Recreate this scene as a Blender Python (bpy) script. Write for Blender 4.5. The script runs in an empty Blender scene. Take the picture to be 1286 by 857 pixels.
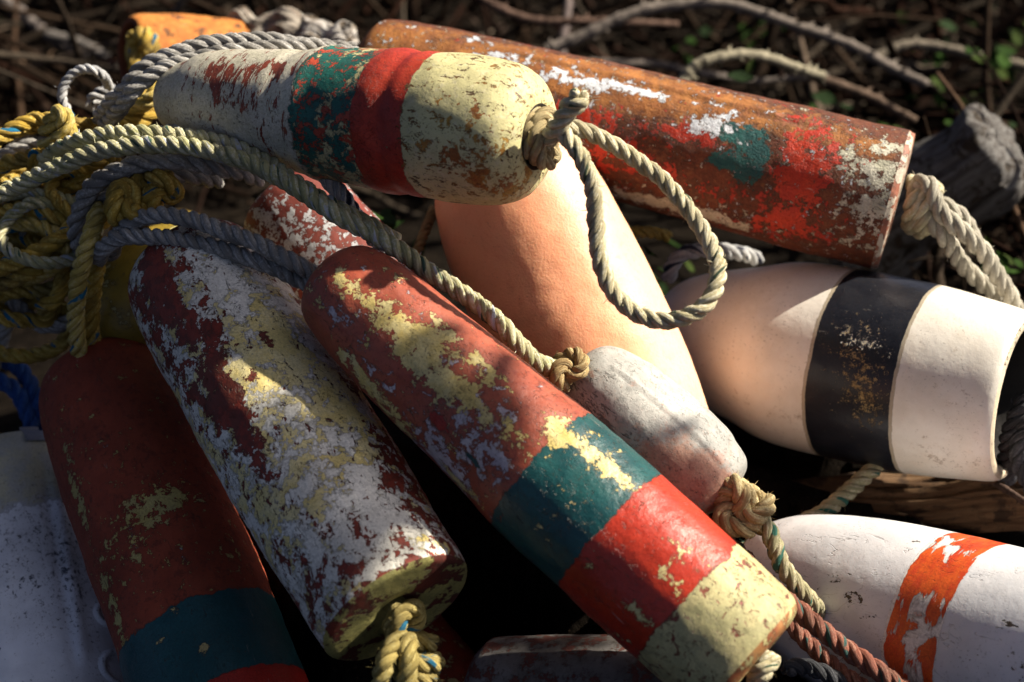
import bpy, math, random
from mathutils import Vector, Matrix, noise as mn
R = math.radians
scene = bpy.context.scene
COL = scene.collection

# ------------------------------------------------------------------ camera
CAM_H, PITCH, LENS = 1.05, 28.0, 55.0
F = LENS / 36.0 * 1286.0
cam_pos = Vector((0, 0, CAM_H))
c_right = Vector((1, 0, 0))
c_up = Vector((0, math.sin(R(PITCH)), math.cos(R(PITCH))))
c_fwd = Vector((0, math.cos(R(PITCH)), -math.sin(R(PITCH))))

def at(px, py, Z):
    """place along the view: photo pixel and distance in metres -> world point"""
    return cam_pos + Z * (c_right * ((px - 643) / F) + c_up * ((428.5 - py) / F) + c_fwd)

def to_px(p):
    d = p - cam_pos
    z = d.dot(c_fwd)
    return 643 + F * d.dot(c_right) / z, 428.5 - F * d.dot(c_up) / z, z

cam_d = bpy.data.cameras.new('camera'); cam = bpy.data.objects.new('camera', cam_d); COL.objects.link(cam)
cam.location = cam_pos; cam.rotation_euler = (R(90 - PITCH), 0, 0)
cam_d.lens = LENS; cam_d.sensor_width = 36; cam_d.clip_start = 0.05; cam_d.clip_end = 200
cam_d.dof.use_dof = True; cam_d.dof.focus_distance = 1.42; cam_d.dof.aperture_fstop = 3.7
scene.camera = cam

# ------------------------------------------------------------------ light
SUN_AZ, SUN_EL = 82.0, 42.0      # azimuth from the viewing direction towards the right
w = bpy.data.worlds.new("World"); scene.world = w; w.use_nodes = True
nt = w.node_tree
bg = nt.nodes['Background']
sky = nt.nodes.new('ShaderNodeTexSky'); sky.sky_type = 'NISHITA'; sky.sun_disc = False
sky.air_density = .2; sky.dust_density = 2.1; sky.ozone_density = .2; sky.altitude = 300; sky.sun_elevation = R(SUN_EL); sky.sun_rotation = R(SUN_AZ)
nt.links.new(sky.outputs[0], bg.inputs[0]); bg.inputs[1].default_value = 0.07
sl = bpy.data.lights.new('sun', 'SUN'); sl.energy = 5.0; sl.angle = R(0.8); sl.color = (1.0, 0.91, 0.76)
so = bpy.data.objects.new('sun', sl); COL.objects.link(so)
sdir = Vector((math.sin(R(SUN_AZ)) * math.cos(R(SUN_EL)), math.cos(R(SUN_AZ)) * math.cos(R(SUN_EL)), math.sin(R(SUN_EL))))
so.rotation_euler = sdir.to_track_quat('Z', 'Y').to_euler()
so.location = sdir * 5
scene.view_settings.view_transform = 'Standard'; scene.view_settings.look = 'None'
scene.view_settings.exposure = 1.25; scene.view_settings.gamma = 1.0
scene.cycles.max_bounces = 6

# ------------------------------------------------------------------ node helper
class NB:
    def __init__(s, name):
        s.m = bpy.data.materials.new(name); s.m.use_nodes = True
        s.t = s.m.node_tree; s.t.nodes.clear()
        s.out = s.t.nodes.new('ShaderNodeOutputMaterial')
        s.bsdf = s.t.nodes.new('ShaderNodeBsdfPrincipled')
        s.t.links.new(s.bsdf.outputs[0], s.out.inputs[0])
        tc = s.t.nodes.new('ShaderNodeTexCoord')
        s.obj = tc.outputs['Object']; s.uv = tc.outputs['UV']
    def put(s, sock, v):
        if hasattr(v, 'is_linked'): s.t.links.new(v, sock)
        elif isinstance(v, (tuple, list)) and len(v) == 3 and sock.type == 'RGBA': sock.default_value = (*v, 1)
        else: sock.default_value = v
    def math(s, op, a, b=0.0, c=0.0, clamp=False):
        n = s.t.nodes.new('ShaderNodeMath'); n.operation = op; n.use_clamp = clamp
        s.put(n.inputs[0], a); s.put(n.inputs[1], b); s.put(n.inputs[2], c)
        return n.outputs[0]
    def vec(s, v, scale=(1, 1, 1), loc=(0, 0, 0)):
        n = s.t.nodes.new('ShaderNodeMapping'); s.put(n.inputs[0], v)
        n.inputs['Scale'].default_value = scale; n.inputs['Location'].default_value = loc
        return n.outputs[0]
    def xyz(s, v):
        n = s.t.nodes.new('ShaderNodeSeparateXYZ'); s.put(n.inputs[0], v); return n.outputs
    def comb(s, x, y, z=0.0):
        n = s.t.nodes.new('ShaderNodeCombineXYZ')
        s.put(n.inputs[0], x); s.put(n.inputs[1], y); s.put(n.inputs[2], z); return n.outputs[0]
    def noise(s, v, scale, detail=4.0, rough=0.55, dist=0.0, color=False):
        n = s.t.nodes.new('ShaderNodeTexNoise'); s.put(n.inputs['Vector'], v)
        n.inputs['Scale'].default_value = scale; n.inputs['Detail'].default_value = detail
        n.inputs['Roughness'].default_value = rough; n.inputs['Distortion'].default_value = dist
        return n.outputs[1 if color else 0]
    def voro(s, v, scale, feature='F1', out=0, rnd=1.0):
        n = s.t.nodes.new('ShaderNodeTexVoronoi'); n.feature = feature; s.put(n.inputs['Vector'], v)
        n.inputs['Scale'].default_value = scale; n.inputs['Randomness'].default_value = rnd
        return n.outputs[out]
    def white(s, v):
        n = s.t.nodes.new('ShaderNodeTexWhiteNoise'); n.noise_dimensions = '3D'; s.put(n.inputs['Vector'], v)
        return n.outputs[0]
    def step(s, v, lo, hi, a=0.0, b=1.0):
        n = s.t.nodes.new('ShaderNodeMapRange'); n.interpolation_type = 'SMOOTHSTEP'
        s.put(n.inputs[0], v)
        n.inputs[1].default_value = lo; n.inputs[2].default_value = hi
        n.inputs[3].default_value = a; n.inputs[4].default_value = b
        return n.outputs[0]
    def mix(s, f, a, b, blend='MIX'):
        n = s.t.nodes.new('ShaderNodeMix'); n.data_type = 'RGBA'; n.blend_type = blend
        s.put(n.inputs[0], f); s.put(n.inputs[6], a); s.put(n.inputs[7], b)
        return n.outputs[2]
    def mixf(s, f, a, b):
        n = s.t.nodes.new('ShaderNodeMix'); n.data_type = 'FLOAT'
        s.put(n.inputs[0], f); s.put(n.inputs[2], a); s.put(n.inputs[3], b)
        return n.outputs[0]
    def attr(s, name, col=False):
        n = s.t.nodes.new('ShaderNodeAttribute'); n.attribute_name = name
        return n.outputs['Color' if col else 'Fac']
    def add(s, a, b): return s.math('ADD', a, b)
    def mul(s, a, b): return s.math('MULTIPLY', a, b)
    def grade(s, c, f):                      # multiply a colour by a float
        n = s.t.nodes.new('ShaderNodeVectorMath'); n.operation = 'SCALE'
        s.put(n.inputs[0], c if hasattr(c, 'is_linked') else tuple(c)); s.put(n.inputs['Scale'], f)
        return n.outputs[0]
    def bump(s, h, dist=1.0, strength=1.0, normal=None):
        n = s.t.nodes.new('ShaderNodeBump'); n.inputs['Strength'].default_value = strength
        n.inputs['Distance'].default_value = dist; s.put(n.inputs['Height'], h)
        if normal is not None: s.put(n.inputs['Normal'], normal)
        return n.outputs[0]
    def finish(s, color, rough=0.6, height=None, spec=0.5, **kw):
        s.put(s.bsdf.inputs['Base Color'], color); s.put(s.bsdf.inputs['Roughness'], rough)
        s.put(s.bsdf.inputs['Specular IOR Level'], spec)
        for k, v in kw.items(): s.put(s.bsdf.inputs[k.replace('_', ' ')], v)
        if height is not None: s.put(s.bsdf.inputs['Normal'], s.bump(height))
        return s.m

def link(name, verts, faces, mat, parent=None, smooth=True):
    me = bpy.data.meshes.new(name); me.from_pydata(verts, [], faces); me.update()
    if smooth: me.polygons.foreach_set('use_smooth', [True] * len(me.polygons))
    if mat: me.materials.append(mat)
    o = bpy.data.objects.new(name, me); COL.objects.link(o)
    if parent: o.parent = parent
    return o

def tag(o, label=None, cat=None, group=None, kind=None):
    if label: o['label'] = label
    if cat: o['category'] = cat
    if group: o['group'] = group
    if kind: o['kind'] = kind
    return o

# ------------------------------------------------------------------ lathe bodies with painted-patch fields
SUPPORT = []     # spheres (x, y, z, r) the ground must stay under

def catmull(pts, n):
    P = [pts[0]] + list(pts) + [pts[-1]]
    out = []
    segs = len(pts) - 1
    for i in range(segs):
        p0, p1, p2, p3 = P[i], P[i + 1], P[i + 2], P[i + 3]
        for k in range(n):
            t = k / n
            out.append(tuple(0.5 * (2 * b + (c - a) * t + (2 * a - 5 * b + 4 * c - d) * t * t + (3 * b - a - 3 * c + d) * t ** 3)
                             for a, b, c, d in zip(p0, p1, p2, p3)))
    out.append(tuple(pts[-1]))
    return out

class Lathe:
    def __init__(s, A, B, prof, wob=0.012, seed=0, nA=144, step=0.0035, rings=(), scale=1.0):
        s.A, s.B = at(*A), at(*B)
        ax = s.B - s.A; s.L = ax.length; s.z = ax.normalized()
        s.x = c_up.cross(s.z).normalized(); s.y = s.z.cross(s.x)
        s.M = Matrix(((s.x.x, s.y.x, s.z.x, s.A.x), (s.x.y, s.y.y, s.z.y, s.A.y), (s.x.z, s.y.z, s.z.z, s.A.z), (0, 0, 0, 1)))
        L = s.L
        pts = [(t, r * scale) for t, r in prof(L)]
        dense = catmull(pts, 40)
        # resample by arc length
        res = [dense[0]]; acc = 0.0
        for a, b in zip(dense, dense[1:]):
            acc += math.hypot(a[0] - b[0], a[1] - b[1])
            if acc >= step: res.append(b); acc = 0.0
        res.append(dense[-1])
        s.prof = [(t, max(r, 0.0)) for t, r in res]
        s.nA = nA; s.verts = []; s.par = []
        off = Vector((seed * 7.3, seed * 3.1, seed * 1.7))
        s.rmax = max(r for _, r in s.prof)
        for t, r in s.prof:
            for k in range(nA):
                a = 2 * math.pi * k / nA
                d = Vector((math.cos(a), math.sin(a), 0))
                p = d * r + Vector((0, 0, t))
                nz = mn.noise(p / s.rmax * 0.9 + off) + 0.45 * mn.noise(p / s.rmax * 2.6 + off) + 0.26 * mn.noise(p / s.rmax * 7 + off) + 0.12 * mn.noise(p / s.rmax * 17 + off)
                dr = wob * s.rmax * nz * min(1, r / (0.4 * s.rmax))
                for (t0, wd, hh) in rings: dr += hh * math.exp(-((t - t0) / wd) ** 2)
                s.verts.append(p + d * dr + Vector((0, 0, dr * 0.5))); s.par.append((t, a, r))
    def px(s):
        if not hasattr(s, '_px'):
            s._px = [to_px(s.M @ v) for v in s.verts]
        return s._px
    def hit(s, x, y):
        """body coordinates (t, angle, r) of the visible surface point at a photo pixel"""
        best = None
        for (u, v, z), par, lv in zip(s.px(), s.par, s.verts):
            d = (u - x) ** 2 + (v - y) ** 2
            sc = d + (z * 4000 if d < 400 else 1e6)
            if best is None or sc < best[0]: best = (sc, par)
        return best[1]
    def t_at(s, x, y): return s.hit(x, y)[0]
    def seam(s, p0, p1, w, h):
        """a moulded line along the body through two visible points"""
        t0, a0, _ = s.hit(*p0); t1, a1, _ = s.hit(*p1)
        for i, (t, a, r) in enumerate(s.par):
            if min(t0, t1) - .01 < t < max(t0, t1) + .01 and r > 0.01:
                aa = a0 + (a1 - a0) * (t - t0) / (t1 - t0)
                ds = ((a - aa + math.pi) % (2 * math.pi) - math.pi) * r
                e = min(1, max(0, (t - min(t0, t1) + .01) / .015), max(0, (max(t0, t1) + .01 - t) / .015))
                k = h * math.exp(-(ds / w) ** 2) * e
                if abs(k) > 1e-6:
                    d = Vector((math.cos(a), math.sin(a), 0)); s.verts[i] = s.verts[i] + d * k
    def dent(s, x, y, rad, depth):
        t0, a0, r0 = s.hit(x, y); s._dent(t0, a0, r0, rad, depth)
    def _dent(s, t0, a0, r0, rad, depth):
        for i, (t, a, r) in enumerate(s.par):
            ds = ((a - a0 + math.pi) % (2 * math.pi) - math.pi) * r
            q = ((t - t0) ** 2 + ds * ds) / (rad * rad)
            if q < 6: s.verts[i] = s.verts[i] - Vector((math.cos(a), math.sin(a), 0)) * depth * math.exp(-q)
    def build(s, name, mat, fields=None, support=True, split=None):
        """one mesh; split = (part name, material, station): rings past the station become a child part"""
        nA = s.nA; n = len(s.prof); faces = []; faces2 = []
        cut = n
        if split:
            cut = next(i for i in range(n - 1, 0, -1) if s.prof[i][1] >= split[2])
        for i in range(n - 1):
            for k in range(nA):
                k2 = (k + 1) % nA
                (faces if i < cut else faces2).append((i * nA + k, i * nA + k2, (i + 1) * nA + k2, (i + 1) * nA + k))
        vs = s.verts
        root = None
        if split:
            root = bpy.data.objects.new(name, None); COL.objects.link(root); root.empty_display_size = .02
            root.matrix_world = s.M
        o = link('body' if split else name, vs[:(min(cut, n - 1) + 1) * nA], faces, mat, root)
        if not split: o.matrix_world = s.M
        meshes = [(o.data, 0, (min(cut, n - 1) + 1) * nA)]
        if split and faces2:
            off = cut * nA
            c = link(split[0], vs[off:], [tuple(q - off for q in f) for f in faces2], split[1], root)
            meshes.append((c.data, off, len(vs)))
        def put(nm, vals):
            for me, a_, b_ in meshes:
                at_ = me.attributes.new(nm, 'FLOAT', 'POINT'); at_.data.foreach_set('value', vals[a_:b_])
        put('arc', [a * s.rmax for t, a, r in s.par])
        for nm, patches in (fields or {}).items():
            hs = []
            for (x, y, rl, ra, st) in patches[1]:
                t0, a0, r0 = s.hit(x, y)
                Z = (s.M @ Vector((math.cos(a0) * r0, math.sin(a0) * r0, t0)) - cam_pos).dot(c_fwd)
                hs.append((t0, a0, rl * Z / F, ra * Z / F, st))
            vals = []
            for t, a, r in s.par:
                v = patches[0]
                for t0, a0, rl, ra, st in hs:
                    dt = (t - t0) / rl
                    if abs(dt) > 2.6: continue
                    ds = ((a - a0 + math.pi) % (2 * math.pi) - math.pi) * r / ra
                    q = dt * dt + ds * ds
                    if q < 7: v += st * math.exp(-q)
                vals.append(v)
            put(nm, vals)
        if support:
            for i in range(25):
                t = s.L * i / 24
                rr = max((r for tt, r in s.prof if abs(tt - t) < 0.012), default=0)
                p = s.A + s.z * t
                SUPPORT.append((p.x, p.y, p.z, rr))
        return root or o

# ------------------------------------------------------------------ weathered paint
def paint(name, base, layers, seed=0, rough=0.6, grain=0.00025, grain_scale=900, dirt=0.35, grime=0.25, spec=0.35, crack=None, lump=0.0013, wobble=.014, **kw):
    """base colour, then coats of paint; each coat shows where field + noise passes a half"""
    b = NB(name)
    v = b.vec(b.obj, loc=(seed * 3.17, seed * 1.93, seed * 2.41))
    z = b.add(b.xyz(b.obj)[2], b.mul(b.math('SUBTRACT', b.noise(v, 24, 3, .6), .5), wobble))
    big = b.noise(v, 14, 3, .6)
    mid = b.noise(v, 60, 6, .65)
    col = base
    if isinstance(base, list):
        col = b.mix(b.step(b.noise(v, 22, 6, .65), .38, .62), base[0], base[1])
        if len(base) > 2: col = b.mix(b.step(b.noise(v, 130, 4, .7), .52, .66), col, base[2])
    height = b.mul(b.noise(v, grain_scale, 2, .6), grain)
    height = b.add(height, b.mul(b.noise(v, 70, 5, .6), lump))
    rg = b.add(b.mul(mid, .2), rough - .1)
    masks = {}
    for i, l in enumerate(layers):
        lv = b.vec(b.obj, scale=l.get('stretch', (1, 1, 1)), loc=(seed * 1.3 + i * 5.1, seed * .7 - i * 2.3, seed * 2.9 + i))
        n = b.noise(lv, l.get('scale', 55), l.get('detail', 8), l.get('nrough', .66), l.get('dist', .35) * .4)
        f = None
        if 'field' in l: f = b.attr(l['field'])
        if 'band' in l:
            z0, z1 = l['band']; K = l.get('K', 110)
            g = b.math('MINIMUM', b.mul(b.math('SUBTRACT', z, z0), K), b.mul(b.math('SUBTRACT', z1, z), K))
            g = b.math('MINIMUM', b.math('ADD', g, .5), l.get('cap', 1.6))
            f = g if f is None else b.add(f, g)
        if f is None: f = l.get('level', 0.5)
        amp = l.get('amp', 2.2) * l.get('gain', 1.55)
        f = b.add(f, b.mul(b.math('SUBTRACT', n, .5), amp))
        if l.get('fine', 1.3):
            f = b.add(f, b.mul(b.math('SUBTRACT', b.noise(lv, l.get('scale', 55) * 4.5, 4, .65), .5), l.get('fine', 1.3)))
        e = l.get('edge', .03)
        m = b.step(f, .5 - e, .5 + e)
        if l.get('holes'):                     # small flakes missing from this coat
            hs, ht = l['holes']
            m = b.mul(m, b.step(b.noise(b.vec(b.obj, scale=l.get('hstretch', (1, 1, 1)), loc=(i, seed, 3.3)), hs, 4, .7, .6), ht - .02, ht + .02, 1, 0))
        if l.get('within'): m = b.mul(m, masks[l['within']])
        if l.get('alpha'): m = b.mul(m, l['alpha'])
        masks[l.get('field')] = m
        c = l['col']
        if isinstance(c, list):
            c = b.mix(b.step(b.noise(lv, l.get('cscale', 40), 5, .65), .40, .60), c[0], c[1])
        c = b.grade(c, b.step(b.noise(v, 420 + 37 * i, 3, .7), .3, .7, .80, 1.12))
        col = b.mix(m, col, c)
        height = b.add(height, b.mul(m, l.get('thick', .0005) * 2.0))
        if l.get('rim', .45) and l.get('thick', .0005) > 0:      # shadow gap beside the coat's broken edge, painted in as a dark border
            rm = b.mul(b.step(f, .5 - .34, .5 - e, 0, l.get('rim', .45)), b.math('SUBTRACT', 1.0, m))
            col = b.mix(rm, col, (.035, .022, .015))
        if 'rough' in l: rg = b.mixf(m, rg, l['rough'])
    if crack:                                   # short dark splits and lifted flake edges
        cs, cw, amt = crack
        q = b.noise(b.vec(b.obj, scale=(1, 1, .45), loc=(seed, 2, 7)), cs * 3.2, 3, .55, .9)
        cm = b.mul(b.step(b.math('ABSOLUTE', b.math('SUBTRACT', q, .5)), 0, .015, 1, 0), b.step(b.noise(v, cs * 2.4, 3, .6), .50, .58))
        cm = b.mul(cm, amt)
        col = b.mix(cm, col, (.045, .03, .02))
        height = b.math('SUBTRACT', height, b.mul(cm, .0008))
    # long fine scuffs along the body
    sf = b.step(b.noise(b.vec(b.obj, scale=(1, 1, .12), loc=(seed * 2, 5, 1)), 240, 3, .6), .66, .72)
    sf = b.mul(sf, b.step(b.noise(v, 30, 4, .6), .52, .62))
    col = b.mix(b.mul(sf, .38), col, (.50, .46, .40))
    # dirt in the pores and broad grime
    if dirt:
        sp = b.step(b.noise(v, 330, 3, .65), .60, .68)
        sp = b.mul(sp, b.step(big, .35, .65))
        col = b.mix(b.mul(sp, dirt), col, (.06, .04, .025))
    if grime:
        g = b.step(b.noise(v, 9, 5, .62), .35, .68, 1.0 - grime, 1.0 + grime * .3)
        col = b.grade(col, g)
    return b.finish(col, rg, height, spec, **kw)

# ------------------------------------------------------------------ rope
def rope_mat(name, cols, flecks=None, dirt=.4, lit=None, rough=.85, worn=None):
    """laid fibre rope: yarns wind round each strand, some yarns are tracers of another colour"""
    b = NB(name)
    uv = b.xyz(b.uv); u, vv = uv[0], uv[1]
    p = b.add(b.mul(vv, 9.0), b.mul(u, 150.0))
    idx = b.math('FLOOR', p)
    idm = b.math('FLOORED_MODULO', idx, 27.0)
    h = b.math('ABSOLUTE', b.math('SINE', b.mul(p, math.pi)))
    h = b.math('POWER', h, .6)
    vn = b.white(b.comb(idm, 3.0, 1.0))
    n1 = b.noise(b.obj, 38, 5, .6)
    n2 = b.noise(b.obj, 320, 4, .7)
    c = b.mix(b.step(n1, .38, .62), cols[0], cols[1])
    if len(cols) > 2: c = b.mix(b.step(b.add(n2, b.mul(vn, .25)), .62, .75), c, cols[2])
    c = b.grade(c, b.add(.8, b.mul(vn, .35)))
    if flecks:
        for k, (fc, slot, wid) in enumerate(flecks):
            d = b.math('FLOORED_MODULO', b.math('SUBTRACT', idm, slot), 27.0)
            m = b.mul(b.math('LESS_THAN', d, wid), b.step(b.noise(b.obj, 60, 2, .5), .42, .5))
            c = b.mix(m, c, fc)
    g = b.mul(b.step(b.noise(b.obj, 24, 6, .65), .45, .68), dirt)
    c = b.mix(g, c, (.05, .042, .03))
    fib = b.noise(b.comb(b.mul(u, 60), b.mul(p, 2.5)), 6.0, 3, .6)
    hh = b.add(b.mul(h, .00055), b.mul(fib, .0007))
    c = b.grade(c, b.add(.72, b.mul(fib, .55)))
    return b.finish(c, rough, hh, .2)

def knot(c, ax, size, n=26, flip=1, squash=.8, turn=0.0):
    """a tight overhand winding about a point, as centre-line points"""
    ax = ax.normalized(); e1 = ax.orthogonal().normalized(); e2 = ax.cross(e1)
    out = []
    for i in range(n + 1):
        t = turn + 2 * math.pi * i / n * .93
        q = (math.sin(t) + 2 * math.sin(2 * t), math.cos(t) - 2 * math.cos(2 * t), -math.sin(3 * t) * flip)
        out.append(c + (e1 * q[0] + e2 * q[1]) * size * .36 + ax * q[2] * size * squash * .6)
    return out

def coil(c, ax, rad, turns, pitch, n=14, start=0.0, wob=.1, seed=0):
    ax = ax.normalized(); e1 = ax.orthogonal().normalized(); e2 = ax.cross(e1)
    rnd = random.Random(seed); out = []
    for i in range(int(turns * n) + 1):
        t = start + 2 * math.pi * i / n
        rr = rad * (1 + rnd.uniform(-wob, wob))
        out.append(c + (e1 * math.cos(t) + e2 * math.sin(t)) * rr + ax * (pitch * i / n + rnd.uniform(-wob, wob) * rad * .4))
    return out

def rope_geo(pts, rad, pitch=4.6, strands=3, ring=9, fuzz=90, seed=0, fray0=0, fray1=0, sag=0.0, turn=1):
    rnd = random.Random(seed)
    P = [Vector(p) for p in catmull([tuple(p) for p in pts], 24)]
    step = rad * pitch / 15
    line = [P[0]]; acc = 0.0; last = P[0]
    for a, b in zip(P, P[1:]):
        d = (b - a).length
        while acc + d >= step and d > 1e-9:
            k = (step - acc) / d
            a = a.lerp(b, k); line.append(a.copy()); d = (b - a).length; acc = 0.0
        acc += d
    # a touch of unevenness
    for i, p in enumerate(line):
        q = p * 26 + Vector((seed, 0, 0))
        line[i] = p + mn.noise_vector(q) * rad * .22 + mn.noise_vector(q * 3.1) * rad * .10
    n = len(line)
    T = [(line[min(i + 1, n - 1)] - line[max(i - 1, 0)]).normalized() for i in range(n)]
    N = [T[0].orthogonal().normalized()]
    for i in range(1, n):
        v = N[-1] - T[i] * N[-1].dot(T[i]); N.append(v.normalized())
    verts, faces, uvs = [], [], []
    so = {1: 0.0, 2: .5, 3: .53, 4: .6}[strands] * rad
    sr = {1: 1.0, 2: .56, 3: .545, 4: .47}[strands] * rad
    for s in range(strands):
        ph = 2 * math.pi * s / strands; C = []
        for i in range(n):
            a = ph + turn * 2 * math.pi * i / 15 + .55 * mn.noise(line[i] * 22 + Vector((0, seed, 0)))
            B = T[i].cross(N[i])
            f = 1.0
            if fray0 and i < 12: f += fray0 * (12 - i) / 12
            if fray1 and i > n - 13: f += fray1 * (i - n + 13) / 12
            C.append((line[i] + (N[i] * math.cos(a) + B * math.sin(a)) * so * f, N[i] * math.cos(a) + B * math.sin(a)))
        base = len(verts)
        for i in range(n):
            t = (C[min(i + 1, n - 1)][0] - C[max(i - 1, 0)][0]).normalized()
            e1 = (C[i][1] - t * C[i][1].dot(t)).normalized(); e2 = t.cross(e1)
            rr = sr * (1 + .10 * mn.noise(C[i][0] * 180) + .10 * mn.noise(C[i][0] * 45 + Vector((s * 3.3, 0, 0))))
            if i == 0 or i == n - 1: rr *= .55
            for k in range(ring):
                a = 2 * math.pi * k / ring
                verts.append(C[i][0] + (e1 * math.cos(a) + e2 * math.sin(a)) * rr)
        for i in range(n - 1):
            for k in range(ring):
                k2 = (k + 1) % ring
                faces.append((base + i * ring + k, base + i * ring + k2, base + (i + 1) * ring + k2, base + (i + 1) * ring + k))
                u0, u1 = i * step, (i + 1) * step
                v0, v1 = s + k / ring, s + (k + 1) / ring
                uvs += [(u0, v0), (u0, v1), (u1, v1), (u1, v0)]
        for i in (0, n - 1):
            faces.append(tuple(base + i * ring + k for k in range(ring)))
            uvs += [(i * step, s + .5)] * ring
    # loose fibres
    total = n * step
    for _ in range(int(fuzz * 1.7 * total)):
        i = rnd.randrange(2, n - 2) if n > 5 else 0
        B = T[i].cross(N[i]); a = rnd.uniform(0, 6.283)
        d = N[i] * math.cos(a) + B * math.sin(a)
        p = line[i] + d * rad * .92
        t = (T[i] * rnd.uniform(-1, 1) + d * rnd.uniform(.1, .7) + Vector((rnd.uniform(-.4, .4),) * 3)).normalized()
        L = rad * rnd.uniform(.25, 1.1); sd = t.cross(d).normalized() * rad * .034
        base = len(verts); m = p + t * L * .5 + d * L * .1
        verts += [p - sd, p + sd, m - sd, m + sd, p + t * L]
        faces += [(base, base + 1, base + 3, base + 2), (base + 2, base + 3, base + 4)]
        uvs += [(i * step, rnd.random() * 3)] * 7
    for (i0, on, sg) in ((0, fray0, -1), (n - 1, fray1, 1)):
        if not on: continue
        for _ in range(int(46 * on)):
            B = T[i0].cross(N[i0]); a = rnd.uniform(0, 6.283); q = rnd.random() ** .5
            d = N[i0] * math.cos(a) + B * math.sin(a)
            p = line[i0] + d * rad * q
            t = (T[i0] * sg + d * q * rnd.uniform(.2, .9)).normalized()
            L = rad * rnd.uniform(.5, 1.5); sd = t.orthogonal().normalized() * rad * .035
            base = len(verts); m = p + t * L * .55
            verts += [p - sd, p + sd, m - sd, m + sd, p + t * L - Vector((0, 0, rad * .2))]
            faces += [(base, base + 1, base + 3, base + 2), (base + 2, base + 3, base + 4)]
            uvs += [(i0 * step, rnd.random() * 3)] * 7
    return verts, faces, uvs, line

# small depth adjustments per rope so that each lies on what carries it
DZ = {1: (-.09, -.09), 2: (-.09, -.09), 5: (.07, 0), 6: (.06, .02), 8: (.07, .07), 9: (.07, .07), 10: (0, .03), 11: (0, .03), 12: (-.14, -.10), 13: (-.14, -.10),
      15: (.05, .05), 18: (.07, .11), 19: (.09, .13), 20: (.08, .10), 21: (-.02, 0), 22: (-.01, -.01), 25: (.07, .07), 26: (.07, .07), 30: (.05, .05), 31: (.05, .05), 32: (.06, .06), 33: (.05, .05),
      35: (.06, .06), 36: (.06, .06), 37: (.08, .12), 38: (.18, .18), 39: (.18, .18), 41: (.005, .005), 42: (.005, .005)}
def rope(name, mat, pts, rad, label=None, parent=None, cat='rope', group=None, support=True, dz=0.0, **kw):
    d0, d1 = dz if isinstance(dz, tuple) else DZ.get(kw.get('seed'), (dz, dz))
    m = max(1, len(pts) - 1)
    pts = [p if isinstance(p, Vector) else at(p[0], p[1], p[2] + d0 + (d1 - d0) * i / m) for i, p in enumerate(pts)]
    rad *= 1 + (d0 + d1) / 2.9
    v, f, uvs, line = rope_geo(pts, rad, **kw)
    o = link(name, v, f, mat, parent)
    l = o.data.uv_layers.new(name='UVMap')
    flat = [c for q in uvs for c in q]
    l.data.foreach_set('uv', flat)
    if not parent: tag(o, label, cat, group)
    if support:
        for p in line[::12]: SUPPORT.append((p.x, p.y, p.z, rad))
    return o

# ================================================================== the buoys
YEL = [(.60, .46, .15), (.62, .52, .24)]
WHT = [(.60, .60, .62), (.50, .51, .56)]
TEAL = [(.009, .060, .066), (.013, .078, .078)]
BUOYS = 'old fishing buoys heaped together'

def band(L, p, q):
    a, b_ = L.t_at(*p), L.t_at(*q)
    return (min(a, b_), max(a, b_))

# --- the red one in front, with teal, red and cream bands
L = Lathe((408, 342, 1.40), (948, 832, 1.27), lambda L: [(0, .001), (.0, .016), (.005, .032), (.022, .045), (.07, .053), (.2, .059), (L * .55, .0635), (L * .8, .0635), (L - .02, .0615), (L - .008, .059), (L - .001, .052), (L + .001, .035), (L - .004, .014), (L - .012, .001)], wob=.022, seed=1)
zt, zr, zc = L.t_at(655, 590), L.t_at(755, 668), L.t_at(840, 772)
L.dent(585, 590, .012, .0025); L.dent(520, 505, .02, .002); L.dent(690, 560, .018, .002); L.dent(780, 720, .025, .0018)
f1 = {
 'yellow': (-.27, [(430, 352, 26, 14, .9), (470, 385, 36, 20, .95), (512, 420, 40, 26, 1.0), (545, 470, 48, 26, 1.0), (585, 500, 40, 22, .9), (540, 430, 50, 18, .55),
    (640, 545, 36, 15, 1.0), (575, 610, 44, 14, 1.0), (492, 345, 26, 14, .85), (566, 415, 26, 12, .85), (600, 455, 26, 12, .8), (625, 480, 22, 14, .75), (395, 375, 30, 18, .6), (470, 500, 46, 20, .8),
    (440, 460, 50, 16, .75), (500, 540, 34, 16, .8), (385, 345, 20, 16, .5), (450, 425, 30, 14, .5), (560, 545, 40, 20, .4)]),
 'white': (-.22, [(540, 560, 55, 40, .7), (610, 575, 50, 30, .75), (470, 470, 40, 30, .5), (580, 500, 50, 34, .65), (430, 400, 40, 20, .55), (560, 600, 60, 24, .7), (640, 530, 30, 30, .4), (520, 440, 50, 30, .4)]),
 'teal_chip': (-.22, [(745, 575, 40, 16, .9), (700, 540, 26, 34, .95), (785, 605, 30, 16, .9), (672, 660, 30, 14, .5), (720, 640, 40, 30, .25), (770, 560, 30, 20, .5)]),
 'red_chip': (-.25, [(858, 690, 40, 22, .55), (800, 770, 40, 20, .6), (735, 700, 24, 18, .5), (850, 730, 30, 20, .5), (770, 800, 24, 16, .6)]),
 'dark_red': (-.5, [(552, 535, 26, 13, 1.5)]), 'teal_dab': (-.6, [(592, 578, 26, 7, 1.5)]),
 'bare': (-.28, [(895, 780, 50, 50, .42), (950, 800, 40, 24, .45), (845, 800, 40, 30, .4)])}
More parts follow.
